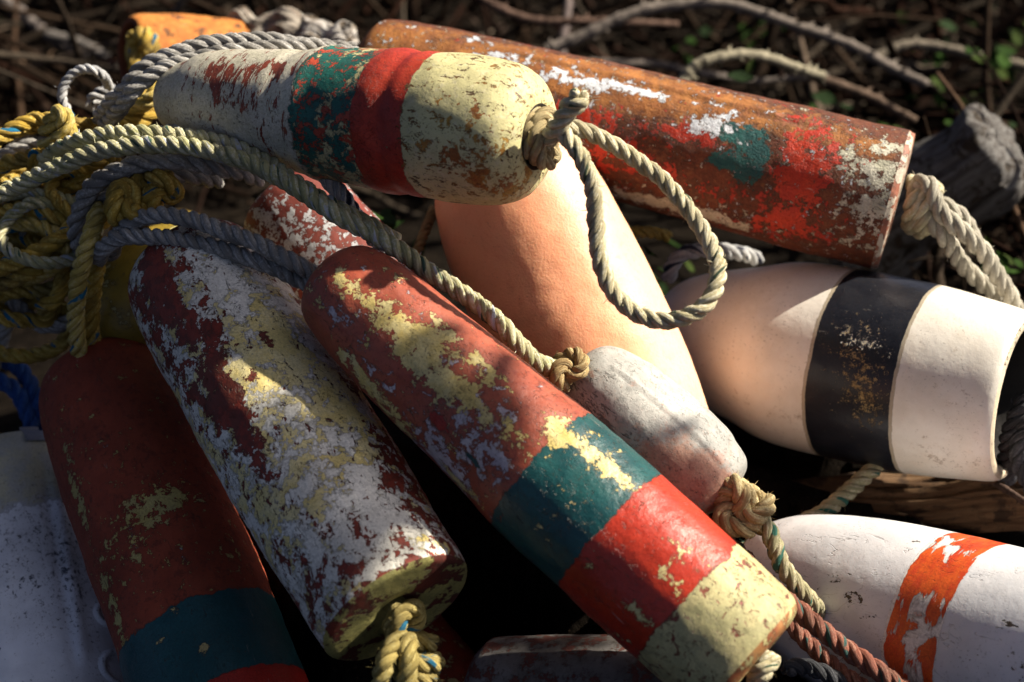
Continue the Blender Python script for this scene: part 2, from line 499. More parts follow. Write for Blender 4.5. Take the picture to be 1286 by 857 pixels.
m1 = paint('red_buoy_paint', [(.30, .060, .030), (.36, .085, .045), (.26, .05, .03)], [
    dict(field='white', col=[(.46, .40, .44), (.55, .50, .52)], scale=75, amp=2.6, thick=.0002, edge=.10, dist=.8),
    dict(field='yellow', col=YEL, scale=82, amp=2.6, fine=1.8, thick=.0007, edge=.03, dist=.4, rough=.55),
    dict(field='dark_red', col=(.36, .02, .012), amp=.8, thick=.0003),
    dict(field='teal_dab', col=TEAL, amp=1.0, thick=.0003),
    dict(band=(zt, zr), col=TEAL, amp=1.5, K=230, scale=70, thick=.0006, rough=.36, holes=(60, .70)),
    dict(field='teal_chip', col=YEL, scale=95, amp=2.2, thick=.0005, dist=.6),
    dict(band=(zr, zc), col=[(.44, .035, .014), (.40, .03, .014)], amp=1.2, K=260, scale=70, thick=.0007, rough=.36, holes=(75, .69)),
    dict(field='red_chip', col=YEL, scale=80, amp=2.3, thick=.0004, dist=.5),
    dict(band=(zc, 2), col=[(.47, .41, .20), (.36, .33, .16)], amp=1.6, K=200, scale=80, thick=.0008, rough=.6, holes=(105, .60)),
    ], seed=1, rough=.5, spec=.4, crack=(42, .035, .75), dirt=.5)
m1e = paint('worn_end_paint', [(.34, .17, .06), (.24, .07, .03)], [dict(level=.35, col=(.42, .37, .17), amp=2.4, thick=.0005)], seed=12, dirt=.6)
# the bare patches reuse the base coat inside the cream end
red_buoy = L.build('wooden_buoy', m1, f1, split=('end_face', m1e, .056))
tag(red_buoy, 'brick red buoy with flaking yellow paint and teal, bright red and cream bands', 'buoy', BUOYS)
L_red = L

# --- flaked white and yellow one beside it
L = Lathe((232, 326, 1.53), (500, 768, 1.31), lambda L: [(0, .001), (-.001, .034), (.006, .056), (.025, .0665), (.08, .0715), (.2, .0735), (L * .55, .0735), (L * .78, .0725), (L * .86, .0700), (L - .03, .0690), (L - .006, .0680), (L - .001, .0655), (L, .0600), (L - .001, .025), (L - .008, .012), (L - .02, .001)], wob=.026, seed=2, scale=1.01)
L.dent(500, 600, .03, .003); L.dent(420, 560, .012, .004); L.dent(380, 560, .05, .002)
f2 = {
 'cover': (.50, [(330, 400, 110, 60, .80), (370, 470, 100, 60, .85), (400, 540, 100, 55, .75), (230, 450, 110, 22, .5), (255, 570, 130, 22, .6), (360, 590, 80, 40, .5), (440, 590, 60, 50, .6), (290, 350, 60, 55, .6),
    (310, 620, 80, 22, .5), (400, 660, 80, 40, .40), (480, 650, 60, 40, .2), (520, 660, 30, 25, .5), (350, 720, 120, 25, .35), (160, 330, 30, 16, .6), (300, 465, 40, 22, .4),
    (195, 360, 62, 30, -1.1), (232, 400, 30, 26, -.4), (268, 420, 44, 20, -.95), (338, 425, 30, 11, -1.5), (280, 500, 62, 27, -1.25), (318, 470, 26, 16, -.8), (330, 565, 44, 28, -.7), (235, 490, 40, 20, -.5), (440, 620, 40, 34, -.1), (500, 600, 60, 26, -.5), (540, 660, 40, 26, -.35)]),
 'yellow': (.28, [(330, 440, 60, 40, .45), (365, 440, 90, 30, .5), (425, 500, 80, 34, .7), (280, 470, 50, 30, .45), (385, 590, 60, 30, .35), (240, 560, 100, 30, .25), (330, 640, 50, 30, .4), (430, 575, 30, 20, .5), (280, 350, 70, 30, -.35), (400, 470, 60, 30, -.3), (440, 590, 60, 40, -.35), (470, 690, 60, 60, -.5)]),
 'teal': (-.55, [(470, 560, 60, 22, .9), (330, 590, 30, 20, .85), (290, 600, 40, 10, .6), (430, 520, 40, 16, .5)]),
 'olive': (.62, [(555, 715, 26, 22, -.5), (450, 800, 50, 30, .35), (470, 720, 40, 30, .3), (520, 790, 40, 30, .2), (480, 770, 10, 60, -.2)])}
m2 = paint('flaked_white_paint', [(.21, .030, .016), (.26, .044, .024), (.16, .026, .015)], [
    dict(field='teal', col=(.02, .06, .065), scale=60, amp=1.6, thick=.0002),
    dict(field='cover', col=[(.74, .71, .62), (.80, .77, .68)], scale=62, amp=3.2, fine=1.7, thick=.0008, edge=.03, dist=.5, detail=10, nrough=.68, holes=(120, .63), hstretch=(1, 1, .5), rough=.55),
    dict(field='yellow', col=[(.72, .58, .22), (.74, .64, .33)], scale=52, amp=2.6, thick=.0003, edge=.05, within='cover'),
    ], seed=2, rough=.6, spec=.3, crack=(36, .03, .8), dirt=.55)
m2e = paint('olive_end_paint', [(.15, .03, .02), (.10, .025, .018)], [dict(field='olive', col=[(.36, .33, .11), (.30, .28, .10)], scale=45, amp=2.6, thick=.0006, dist=.7, holes=(100, .66))], seed=3, crack=(70, .03, .8), dirt=.6)
white_buoy = L.build('wooden_buoy', m2, f2, split=('end_face', m2e, .0665 * 1.01))
tag(white_buoy, 'dark red buoy thickly flaked with white and pale yellow paint, with an olive end', 'buoy', BUOYS)
L_white = L

# --- dark red one at the left
L = Lathe((122, 462, 1.62), (300, 925, 1.40), lambda L: [(0, .001), (0, .022), (.003, .042), (.014, .056), (.05, .0635), (.12, .0665), (L * .6, .0685), (L - .01, .068), (L, .062), (L, .001)], wob=.03, seed=3, scale=1.115)
z1, z2 = L.t_at(235, 752), L.t_at(300, 845)
L.dent(180, 640, .012, .002)
f3 = {'fleck': (-.25, [(190, 630, 26, 44, .85), (98, 625, 60, 12, .95), (185, 650, 22, 26, .5), (230, 625, 14, 24, .6), (150, 700, 40, 30, .4), (130, 740, 50, 12, .6), (150, 785, 34, 10, 1.0), (300, 700, 60, 12, .5), (140, 570, 40, 40, .12), (200, 690, 50, 50, .2), (80, 560, 40, 10, .4)]),
 'chip': (-.5, [(215, 770, 18, 18, .75), (255, 815, 10, 10, 1.3), (200, 805, 10, 8, 1.1), (175, 790, 14, 10, .6), (230, 790, 30, 40, .2)]),
 'pale': (-.5, [(165, 670, 36, 14, .75), (230, 690, 24, 10, .8), (130, 560, 30, 10, .55)])}
m3 = paint('dark_red_paint', [(.22, .040, .018), (.27, .052, .024), (.16, .032, .016)], [
    dict(field='pale', col=(.42, .40, .38), scale=90, amp=2.0, thick=.0003, dist=.8),
    dict(field='fleck', col=[(.46, .37, .12), (.40, .33, .13)], scale=95, amp=3.0, fine=1.8, thick=.0005, dist=.5),
    dict(band=(z1, z2), col=[(.010, .062, .072), (.014, .072, .08)], amp=1.6, K=190, thick=.0005, rough=.45),
    dict(field='chip', col=(.48, .38, .16), scale=95, amp=1.8, thick=.0004),
    dict(band=(z2, 2), col=(.36, .02, .012), amp=.5, K=260, thick=.0006, rough=.45),
    ], seed=5, rough=.75, grain=.0007, grain_scale=520, spec=.25, crack=(30, .02, .6))
dark_buoy = L.build('wooden_buoy', m3, f3)
tag(dark_buoy, 'dull dark red buoy with sparse yellow flecks and a teal band low down', 'buoy', BUOYS)
L_dark = L

# --- white plastic one in the lower left corner
L = Lathe((8, 588, 1.72), (88, 960, 1.56), lambda L: [(0, .001), (-.002, .05), (.002, .068), (.012, .0775), (.05, .083), (.15, .087), (L * .7, .089), (L, .088), (L, .001)], wob=.010, seed=4, scale=1.155)
zy = L.t_at(30, 632)
f4 = {'scuff': (-.3, [(85, 700, 130, 26, .5), (30, 700, 80, 30, .4)])}
m4 = paint('scuffed_white_plastic', [(.70, .71, .74), (.76, .77, .79)], [
    dict(band=(-1, zy), col=[(.52, .46, .22), (.42, .40, .30)], amp=1.6, K=60, thick=.0001, edge=.3, alpha=.75),
    dict(field='scuff', col=(.10, .11, .14), scale=190, amp=2.6, thick=.0001, edge=.06)], seed=6, rough=.45, dirt=.6, grain=.0001)
L.seam((66, 590), (108, 825), .006, .004); L.seam((53, 590), (92, 830), .003, -.002)
plastic_buoy = L.build('plastic_buoy', m4, f4)
tag(plastic_buoy, 'scuffed white plastic buoy with a moulded ridge, lying in shade in the lower left corner', 'buoy', BUOYS)
L_plas = L
def ring_mesh(r0, w_, h_, n=40):
    vs, fs = [], []
    prof = [(r0 - w_, -.004), (r0 - w_ * .6, h_), (r0 + w_ * .3, h_), (r0 + w_, -.004)]
    for i in range(n):
        a = 2 * math.pi * i / n
        for r, z in prof: vs.append((r * math.cos(a), r * math.sin(a), z))
    for i in range(n):
        for k in range(3):
            j = (i + 1) % n
            fs.append((i * 4 + k, j * 4 + k, j * 4 + k + 1, i * 4 + k + 1))
    return vs, fs
for (x, y, r0) in ((134, 768, .012), (152, 838, .018)):
    t, a, r = L.hit(x, y)
    vs, fs = ring_mesh(r0, .0045, .004)
    d = Vector((math.cos(a), math.sin(a), 0)); q = Vector((-math.sin(a), math.cos(a), 0)); zz = Vector((0, 0, 1))
    o = link('moulded_ring', [d * (r + v[2] - .5 * v[0] ** 2 / r) + q * v[0] + zz * (t + v[1]) for v in vs], fs, m4, plastic_buoy)
bt = NB('grey_tape'); mt = bt.finish(bt.mix(bt.noise(bt.obj, 60, 4), (.12, .13, .17), (.2, .21, .26)), .5, bt.mul(bt.noise(bt.obj, 120, 3), .001))
t0, a0, r0 = L.hit(56, 575)
vs, fs = [], []
for i in range(7):
    for k in range(9):
        t = -.003 + .026 * i / 6; a = a0 + (k - 4) / 4 * .13
        rr = next((r for tt, r in reversed(L.prof) if tt <= max(t, .002)), .06) + .0022
        vs.append((rr * math.cos(a), rr * math.sin(a), t))
for i in range(6):
    for k in range(8): fs.append((i * 9 + k, i * 9 + k + 1, (i + 1) * 9 + k + 1, (i + 1) * 9 + k))
link('tape_tag', vs, fs, mt, plastic_buoy)

# --- the cream, red and teal one lying on top
L = Lathe((214, 122, 1.54), (676, 172, 1.35), lambda L: [(0, .001), (-.001, .018), (.006, .034), (.03, .043), (L * .15, .053), (L * .4, .0630), (L * .6, .0685), (L * .78, .0710), (L * .87, .0700), (L * .93, .0665), (L * .965, .0600), (L * .985, .0510), (L * .997, .0410), (L * .999, .0315), (L - .005, .0260), (L - .02, .0235), (L - .03, .001)], wob=.018, seed=5, scale=.93)
zr0, zr1, zt0, zt1 = L.t_at(440, 160), L.t_at(497, 160), L.t_at(368, 150), L.t_at(440, 160)
zg = [L.t_at(x, 140) for x in (255, 330, 350, 365)]
for i, (t, a, r) in enumerate(L.par):
    dr = sum(h * math.exp(-((t - q) / w_) ** 2) for q, w_, h in ((zg[1], .006, -.0025), (zg[3], .008, .003), (zr0 + .01, .012, .0018), (zr0 + .028, .006, -.002), (zr1, .01, -.001)))
    L.verts[i] = L.verts[i] + Vector((math.cos(a), math.sin(a), 0)) * dr
L.dent(470, 165, .02, .004); L.dent(440, 190, .015, .004); L.dent(640, 110, .02, .0015)
f5 = {'rust': (-.35, [(545, 120, 30, 20, .75), (530, 185, 16, 20, .9), (560, 155, 20, 14, .7), (560, 195, 16, 14, .7), (505, 180, 10, 12, .8), (600, 200, 40, 70, .45), (595, 225, 30, 40, .6), (650, 240, 30, 22, .8), (690, 215, 24, 14, .7), (590, 150, 22, 24, .55), (640, 120, 30, 14, .25), (640, 160, 20, 30, .2)]),
 'tealcover': (-.1, [(400, 90, 50, 30, .9), (380, 140, 18, 80, .6), (410, 160, 40, 40, .1), (430, 130, 30, 30, .35), (395, 200, 30, 30, .1)]),
 'scratch': (-.26, [(290, 90, 60, 16, .45), (340, 80, 60, 14, .5), (265, 110, 30, 26, .4), (310, 130, 50, 40, .15)])}
m5 = paint('cream_buoy_paint', [(.58, .53, .27), (.50, .46, .24), (.55, .50, .30)], [
    dict(band=(-1, zt0), col=[(.56, .52, .42), (.50, .47, .36)], amp=.8, K=120, thick=.0004),
    dict(band=(-1, zt0), field='scratch', cap=.35, K=100, col=[(.26, .055, .03), (.17, .04, .025)], scale=34, stretch=(1, 1, 3.2), amp=2.5, thick=-.0004, dist=.8, detail=10),
    dict(band=(zt0, zr0 + .01), field='tealcover', cap=.55, col=[(.018, .10, .085), (.02, .14, .11)], scale=60, amp=2.6, thick=.0004, dist=.9),
    dict(band=(zt0, zr0 + .02), cap=.32, col=(.40, .06, .03), scale=80, amp=2.0, thick=.0003),
    dict(band=(zr0, zr1), col=[(.42, .045, .022), (.36, .032, .018)], amp=.5, K=280, thick=.0006, rough=.5, holes=(90, .69)),
    dict(band=(zr1, 2), cap=.20, col=[(.10, .06, .03), (.26, .13, .03)], scale=120, stretch=(1, 1, .55), amp=2.2, thick=-.0004, dist=1.0),
    dict(field='rust', col=[(.46, .27, .05), (.28, .10, .025)], scale=80, amp=2.5, thick=-.0005, dist=.8, edge=.06),
    ], seed=7, rough=.55, crack=(70, .035, .8), dirt=.5, spec=.3)
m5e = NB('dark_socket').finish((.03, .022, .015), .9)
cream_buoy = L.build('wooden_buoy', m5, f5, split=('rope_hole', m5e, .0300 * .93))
tag(cream_buoy, 'cream buoy with red and teal bands lying on top of the heap', 'buoy', BUOYS)
L_cream = L

# --- the long rusty one behind it
L = Lathe((458, 90, 1.75), (1126, 254, 1.62), lambda L: [(0, .001), (-.001, .034), (.006, .050), (.022, .0595), (.07, .0640), (L * .3, .0665), (L * .6, .0680), (L * .9, .0695), (L - .012, .0700), (L - .004, .0685), (L, .0640), (L, .025), (L - .01, .018), (L - .02, .001)], wob=.026, seed=6, scale=1.06)
L.seam((640, 60), (1010, 150), .0035, .0016); L.seam((640, 66), (1010, 158), .0025, -.0012)
f6 = {'lichen': (-.3, [(598, 48, 20, 14, .75), (640, 70, 34, 18, .9), (606, 76, 24, 14, .7), (720, 96, 40, 16, 1.0), (750, 106, 20, 12, .9), (790, 110, 30, 12, .85), (826, 120, 22, 10, .8), (540, 52, 16, 8, .55), (880, 160, 30, 14, .75), (912, 148, 30, 18, .75), (640, 42, 20, 8, .5), (905, 118, 40, 10, .4), (700, 110, 60, 20, .4), (880, 160, 30, 10, .5)]),
 'red': (-.2, [(750, 146, 40, 14, 1.1), (865, 168, 46, 13, 1.3), (790, 190, 40, 16, .8), (830, 215, 34, 14, .7), (995, 215, 26, 60, 1.2), (1030, 215, 24, 55, .95), (1000, 285, 60, 22, .8), (900, 235, 50, 20, .5), (960, 290, 40, 20, .55), (760, 200, 40, 30, .55), (1000, 150, 40, 20, .4), (700, 180, 50, 50, .3)]),
 'teal': (-.45, [(925, 182, 40, 20, 1.05), (905, 205, 34, 14, 1.1), (952, 200, 14, 34, 1.2), (920, 160, 34, 16, .8), (935, 225, 20, 20, .6)]),
 'cream': (-.12, [(1095, 205, 24, 24, .7), (1110, 230, 20, 40, .75), (1080, 260, 34, 20, .55), (1120, 180, 24, 12, .8), (1100, 285, 30, 30, .4), (1068, 200, 14, 24, .6), (850, 265, 80, 16, .75), (790, 250, 80, 16, .65), (1050, 300, 60, 16, .4), (900, 275, 60, 16, .5)]),
 'pink': (-.3, [(1000, 150, 80, 22, .9), (545, 40, 50, 16, .6), (470, 60, 30, 30, .4)]),
 'ochre': (0, [(560, 66, 150, 34, 1.0), (760, 95, 220, 34, 1.0), (860, 125, 140, 36, .9), (1050, 168, 90, 22, .7), (480, 50, 60, 50, .7)])}
m6 = paint('rusty_buoy_paint', [(.14, .040, .018), (.09, .027, .014), (.17, .06, .026)], [
    dict(field='ochre', col=[(.33, .13, .034), (.23, .082, .024)], scale=34, amp=1.6, thick=.0002, edge=.28),
    dict(field='pink', col=(.42, .15, .09), scale=40, amp=1.8, thick=.0001, edge=.25, alpha=.8),
    dict(field='cream', col=[(.50, .47, .38), (.42, .40, .30)], scale=85, fine=1.8, amp=2.8, thick=.0006, dist=.3),
    dict(field='red', col=[(.46, .040, .014), (.38, .030, .014)], scale=80, fine=1.8, amp=2.8, thick=.0005, rough=.45, dist=.3),
    dict(field='teal', col=[(.016, .075, .075), (.02, .10, .09)], scale=70, amp=2.0, thick=.0005),
    dict(field='lichen', col=[(.60, .62, .66), (.50, .53, .58)], scale=100, amp=3.4, thick=.0009, edge=.08),
    ], seed=8, rough=.72, grain=.0011, grain_scale=520, lump=.0022, dirt=.6, spec=.25, crack=(26, .02, .7))
m6e = paint('worn_cream_end', [(.36, .15, .09), (.28, .09, .05)], [dict(level=.45, col=(.48, .42, .33), amp=2.4)], seed=9)
rusty_buoy = L.build('wooden_buoy', m6, f6, split=('end_face', m6e, .069 * 1.06))
tag(rusty_buoy, 'long rust brown buoy with white lichen spots and bright red patches, behind the cream buoy', 'buoy', BUOYS)
L_rusty = L

# --- the big peach float
L = Lathe((612, 172, 1.62), (830, 652, 1.60), lambda L: [(0, .001), (0, .03), (.01, .055), (.04, .078), (.09, .089), (.16, .094), (L * .55, .0965), (L * .75, .0935), (L - .05, .083), (L - .015, .06), (L - .003, .03), (L, .001)], wob=.020, seed=7)
f7 = {'sunlit_side': (0, [(800, 330, 200, 60, .9), (880, 480, 160, 50, .8), (720, 230, 60, 40, .6)])}
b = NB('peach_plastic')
fd = b.step(b.add(b.attr('sunlit_side'), b.mul(b.math('SUBTRACT', b.noise(b.obj, 20, 5, .6), .5), .8)), 0, .9)
c = b.mix(fd, (.78, .36, .20), (.80, .46, .30))  # sunlit right side of the float painted paler into the colour
c = b.mix(b.mul(b.step(b.noise(b.obj, 130, 5, .7), .5, .7), .3), c, (.62, .22, .10))
c = b.mix(b.mul(b.step(b.noise(b.obj, 420, 2, .6), .66, .72), .5), c, (.25, .12, .06))
sc_ = b.math('ABSOLUTE', b.math('SUBTRACT', b.noise(b.vec(b.obj, scale=(1, 1, .3)), 55, 3, .5, .8), .5))
c = b.mix(b.mul(b.mul(b.step(sc_, 0, .006, 1, 0), b.step(b.noise(b.obj, 26, 3, .6), .54, .62)), .5), c, (.36, .16, .08))
c = b.mix(b.mul(b.step(b.noise(b.obj, 16, 6, .7), .55, .72), .35), c, (.42, .22, .12))
c = b.grade(c, b.step(b.noise(b.obj, 8, 4, .6), .3, .7, .86, 1.06))
h = b.add(b.mul(b.noise(b.obj, 420, 3, .6), .00045), b.mul(b.noise(b.obj, 60, 3, .5), .0006))
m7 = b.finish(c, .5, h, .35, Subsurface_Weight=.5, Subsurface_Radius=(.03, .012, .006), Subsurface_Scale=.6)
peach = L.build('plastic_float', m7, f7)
tag(peach, 'large smooth peach orange float standing between the painted buoys', 'float', BUOYS)
L_peach = L

# --- little grey spindle float
L = Lathe((726, 460, 1.46), (912, 625, 1.42), lambda L: [(0, .001), (0, .014), (.006, .026), (.02, .034), (.05, .0405), (.10, .0435), (.14, .0430), (L - .025, .0385), (L - .010, .0340), (L - .003, .0265), (L, .015), (L, .001)], wob=.03, seed=8, scale=1.13, nA=110, step=.0026)
L.seam((775, 462), (905, 580), .0022, .0012); L.seam((775, 468), (905, 586), .0016, -.0008)
f8 = {'crackle': (-.3, [(735, 510, 60, 30, .45), (760, 540, 60, 22, .5), (770, 475, 26, 14, .5), (830, 590, 60, 26, .2)]), 'stain': (0, [(870, 600, 60, 34, 1.1), (820, 590, 50, 26, .7), (905, 600, 30, 30, .5)])}
m8 = paint('grey_white_foam', [(.33, .33, .31), (.42, .41, .38), (.27, .27, .25)], [
    dict(field='stain', col=[(.42, .17, .11), (.50, .25, .16)], amp=1.6, scale=60, edge=.4, alpha=.75, thick=0),
    dict(field='crackle', col=(.09, .09, .085), scale=190, stretch=(1, 1, .35), amp=2.6, thick=-.0005, edge=.12, dist=1.2, alpha=.7)], seed=10, rough=.6, crack=(60, .03, .6), dirt=.5)
grey_float = L.build('foam_float', m8, f8)
tag(grey_float, 'small grey white spindle float with a side seam, knotted rope at both ends', 'float', BUOYS)
L_grey = L

# --- white barrel with the black band
L = Lathe((836, 412, 1.76), (1276, 500, 1.555), lambda L: [(0, .001), (0, .03), (.01, .05), (.04, .068), (.1, .085), (L * .38, .0985), (L * .55, .1005), (L * .75, .0985), (L - .03, .0905), (L - .008, .0870), (L, .0835), (L + .003, .0785), (L + .001, .0720), (L - .010, .0680), (L - .05, .064), (L - .10, .055), (L - .10, .001)], wob=.006, seed=9)
zb = band(L, (1022, 460), (1128, 460))
zb0, zb1 = L.t_at(1016, 460), L.t_at(1122, 460)
f9 = {'wear': (-.42, [(1080, 460, 46, 80, .62), (1090, 520, 36, 50, .4), (1060, 410, 34, 30, .3)]), 'dirtb': (-.35, [(1190, 520, 60, 60, .45), (960, 530, 120, 40, .5), (1000, 470, 60, 60, .25), (1200, 450, 30, 40, .2), (1180, 580, 70, 30, .5)]), 'stain': (0, [(920, 470, 80, 60, .5), (980, 560, 120, 40, .8), (1190, 590, 80, 36, .8), (880, 430, 40, 60, .4)])}
m9 = paint('white_barrel_plastic', [(.66, .61, .53), (.70, .66, .59)], [
    dict(field='stain', col=(.58, .40, .22), scale=18, amp=1.4, edge=.5, alpha=.15, thick=0),
    dict(field='dirtb', col=(.22, .14, .08), scale=80, amp=3.0, edge=.16, alpha=.55, thick=0, detail=10, nrough=.85, fine=.6),
    dict(band=(zb0 - .0035, zb1 + .0035), K=900, cap=1, amp=1.6, scale=160, col=(.26, .19, .07), thick=.0001, alpha=.55),
    dict(band=(zb0, zb1), K=900, col=[(.011, .012, .017), (.016, .017, .022)], amp=.9, scale=90, thick=.0003, rough=.30),
    dict(field='wear', col=[(.30, .20, .07), (.36, .27, .12)], scale=150, amp=3.0, detail=8, nrough=.85, edge=.05, thick=-.0002, dist=.1),
    ], seed=11, rough=.42, grain=.00012, dirt=.45, grime=.12, lump=.0007, wobble=.004)
m9e = paint('dirty_rim_shaded_hole', [(.50, .42, .30), (.58, .50, .38)], [dict(level=.1, col=(.2, .13, .07), amp=2.4), dict(band=(-1, L.L - .004), col=(.018, .016, .015), amp=.8, K=300, rim=0)], seed=13)  # inside of the hollow end painted near black to stand for its shade
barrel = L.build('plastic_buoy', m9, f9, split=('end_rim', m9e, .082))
tag(barrel, 'white barrel shaped buoy with one wide black band', 'buoy', BUOYS)
L_bar = L

# --- white one with the orange band
L = Lathe((942, 722, 1.58), (1460, 876, 1.285), lambda L: [(0, .001), (0, .026), (.008, .046), (.03, .064), (.07, .077), (L * .35, .088), (L * .6, .092), (L * .9, .092), (L, .088), (L, .001)], wob=.008, seed=10)
zo0, zo1 = L.t_at(1126, 760), L.t_at(1190, 760)
f10 = {'worn': (.84, [(1200, 690, 40, 12, -.55), (1195, 682, 40, 10, -.2), (1160, 745, 30, 14, -.35), (1155, 770, 20, 20, -.4), (1150, 800, 30, 14, -.45), (1140, 845, 30, 12, -.4), (1190, 715, 30, 16, .6)]), 'mark': (-.3, [(1080, 760, 30, 20, .5), (1260, 800, 40, 60, .35), (1240, 700, 60, 20, .3), (1010, 720, 60, 40, .2)])}
m10 = paint('white_hull_plastic', [(.60, .61, .64), (.66, .66, .68)], [
    dict(field='mark', col=(.07, .055, .04), scale=80, stretch=(1, 1, .7), amp=2.3, thick=-.0003, dist=1.4, edge=.06, detail=4),
    dict(band=(zo0 - .004, zo1 + .003), K=900, amp=.2, col=(.72, .70, .68), thick=.0003),
    dict(band=(zo0, zo1), field='worn', K=500, cap=0.0, col=[(.62, .10, .018), (.52, .055, .016)], scale=26, stretch=(1, 1, 2.2), amp=3.0, thick=.0003, dist=1.6, detail=4, fine=.2, edge=.06),
    ], seed=14, rough=.42, grain=.00012, lump=.0006, wobble=.003, dirt=.5, grime=.15, crack=(16, .006, .35))
orange_band = L.build('plastic_buoy', m10, f10)
tag(orange_band, 'white plastic buoy with a scratched orange band in the lower right', 'buoy', BUOYS)
L_or = L

# --- mottled red and white one half buried in the middle
L = Lathe((352, 246, 1.64), (486, 410, 1.60), lambda L: [(0, .001), (0, .03), (.004, .045), (.016, .054), (.05, .058), (L, .06), (L, .001)], wob=.03, seed=11, scale=1.05)
f11 = {'mottle': (.3, [(340, 300, 60, 50, .3), (400, 330, 50, 50, .2), (345, 215, 40, 40, -.7), (400, 220, 40, 40, -.7), (430, 260, 40, 30, -.3)])}
m11 = paint('mottled_red_paint', [(.15, .026, .018), (.19, .04, .028)], [dict(field='mottle', col=[(.46, .46, .48), (.52, .52, .53)], scale=85, amp=3.8, thick=.0006, dist=.6, holes=(150, .57))], seed=15, rough=.7)
tag(L.build('wooden_buoy', m11, f11), 'red buoy mottled with white, half buried behind the red buoy in front', 'buoy', BUOYS)

# --- rusty orange one at the back left, hollow end towards the left
L = Lathe((330, 74, 2.03), (164, 68, 1.93), lambda L: [(0, .001), (0, .03), (.01, .044), (L * .4, .050), (L - .03, .0505), (L - .012, .049), (L - .002, .0455), (L + .001, .040), (L - .004, .036), (L - .03, .033), (L - .035, .001)], wob=.04, seed=12, nA=100)
m12 = paint('rust_orange_foam', [(.46, .17, .03), (.38, .12, .02), (.50, .21, .045)], [dict(level=.1, col=(.12, .05, .02), amp=2.6, scale=50, thick=-.001)], seed=16, rough=.8, grain=.001, grain_scale=300, dirt=.6)
m12e = paint('rust_hollow', [(.22, .06, .018), (.14, .04, .014)], [], seed=17, rough=.9)
tag(L.build('foam_buoy', m12, split=('hollow_end', m12e, .042)), 'rusty orange buoy at the back with a yellow knot in its hollow end', 'buoy', BUOYS)

# --- yellow one under the ropes
L = Lathe((262, 286, 1.66), (126, 430, 1.60), lambda L: [(0, .001), (.002, .025), (.015, .042), (.05, .054), (L * .5, .058), (L - .05, .054), (L - .015, .04), (L, .02), (L, .001)], wob=.01, seed=13)
m13 = paint('yellow_plastic', [(.32, .225, .028), (.26, .18, .026)], [dict(level=.12, col=(.55, .50, .22), amp=2.4, scale=45)], seed=18, rough=.4)
tag(L.build('plastic_buoy', m13), 'smooth yellow buoy buried under the ropes at the left', 'buoy', BUOYS)

# --- two more at the bottom of the heap
L = Lathe((596, 876, 1.45), (860, 905, 1.38), lambda L: [(0, .001), (.0, .03), (.01, .05), (.04, .06), (L, .066), (L, .001)], wob=.03, seed=14)
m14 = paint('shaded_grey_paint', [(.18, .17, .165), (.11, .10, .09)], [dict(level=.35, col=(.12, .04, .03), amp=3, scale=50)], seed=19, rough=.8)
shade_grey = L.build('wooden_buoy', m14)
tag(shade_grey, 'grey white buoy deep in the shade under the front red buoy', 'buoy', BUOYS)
L = Lathe((470, 770, 1.66), (600, 960, 1.55), lambda L: [(0, .001), (.0, .03), (.01, .046), (.04, .055), (L, .06), (L, .001)], wob=.03, seed=15)
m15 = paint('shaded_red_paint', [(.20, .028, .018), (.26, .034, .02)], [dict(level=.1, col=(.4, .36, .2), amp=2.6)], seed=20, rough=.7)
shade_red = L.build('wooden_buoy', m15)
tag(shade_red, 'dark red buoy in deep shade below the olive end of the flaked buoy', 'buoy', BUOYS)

# ================================================================== ropes
R_CREAM = rope_mat('cream_rope', [(.52, .46, .30), (.42, .37, .22), (.58, .54, .40)], [((.05, .08, .05), 4, 1)], .35)
R_OLIVE = rope_mat('olive_cream_rope', [(.44, .41, .24), (.36, .35, .17), (.52, .50, .36)], [((.45, .48, .52), 5, 2), ((.05, .10, .07), 14, 1)], .45)
R_GREY = rope_mat('grey_rope', [(.31, .295, .275), (.24, .23, .215), (.42, .41, .39)], None, .4)
R_PALE = rope_mat('pale_rope', [(.46, .46, .46), (.37, .375, .39), (.55, .54, .52)], [((.03, .035, .06), 3, 2), ((.03, .035, .06), 16, 2)], .3)
R_YEL = rope_mat('yellow_rope', [(.46, .30, .045), (.36, .23, .04), (.54, .40, .11)], [((.012, .12, .22), 6, 2)], .6)
R_YELP = rope_mat('pale_yellow_rope', [(.54, .40, .10), (.46, .34, .08), (.58, .47, .20)], [((.012, .13, .22), 6, 2)], .35)
R_BLUE = rope_mat('blue_rope', [(.016, .06, .22), (.022, .075, .26), (.04, .10, .28)], None, .3)
R_RED = rope_mat('faded_red_rope', [(.24, .085, .055), (.19, .07, .05), (.28, .14, .10)], [((.04, .09, .08), 8, 2)], .5)
R_BROWN = rope_mat('brown_tan_rope', [(.36, .25, .11), (.28, .18, .08), (.42, .33, .17)], None, .5)
R_GREEN = rope_mat('green_tan_rope', [(.38, .33, .19), (.30, .28, .16), (.46, .41, .28)], [((.03, .13, .10), 4, 3)], .45)
R_DARK = rope_mat('dark_rope', [(.05, .052, .06), (.035, .037, .042), (.08, .08, .09)], None, .3)
ROPES = 'tangled old ropes on the buoys'

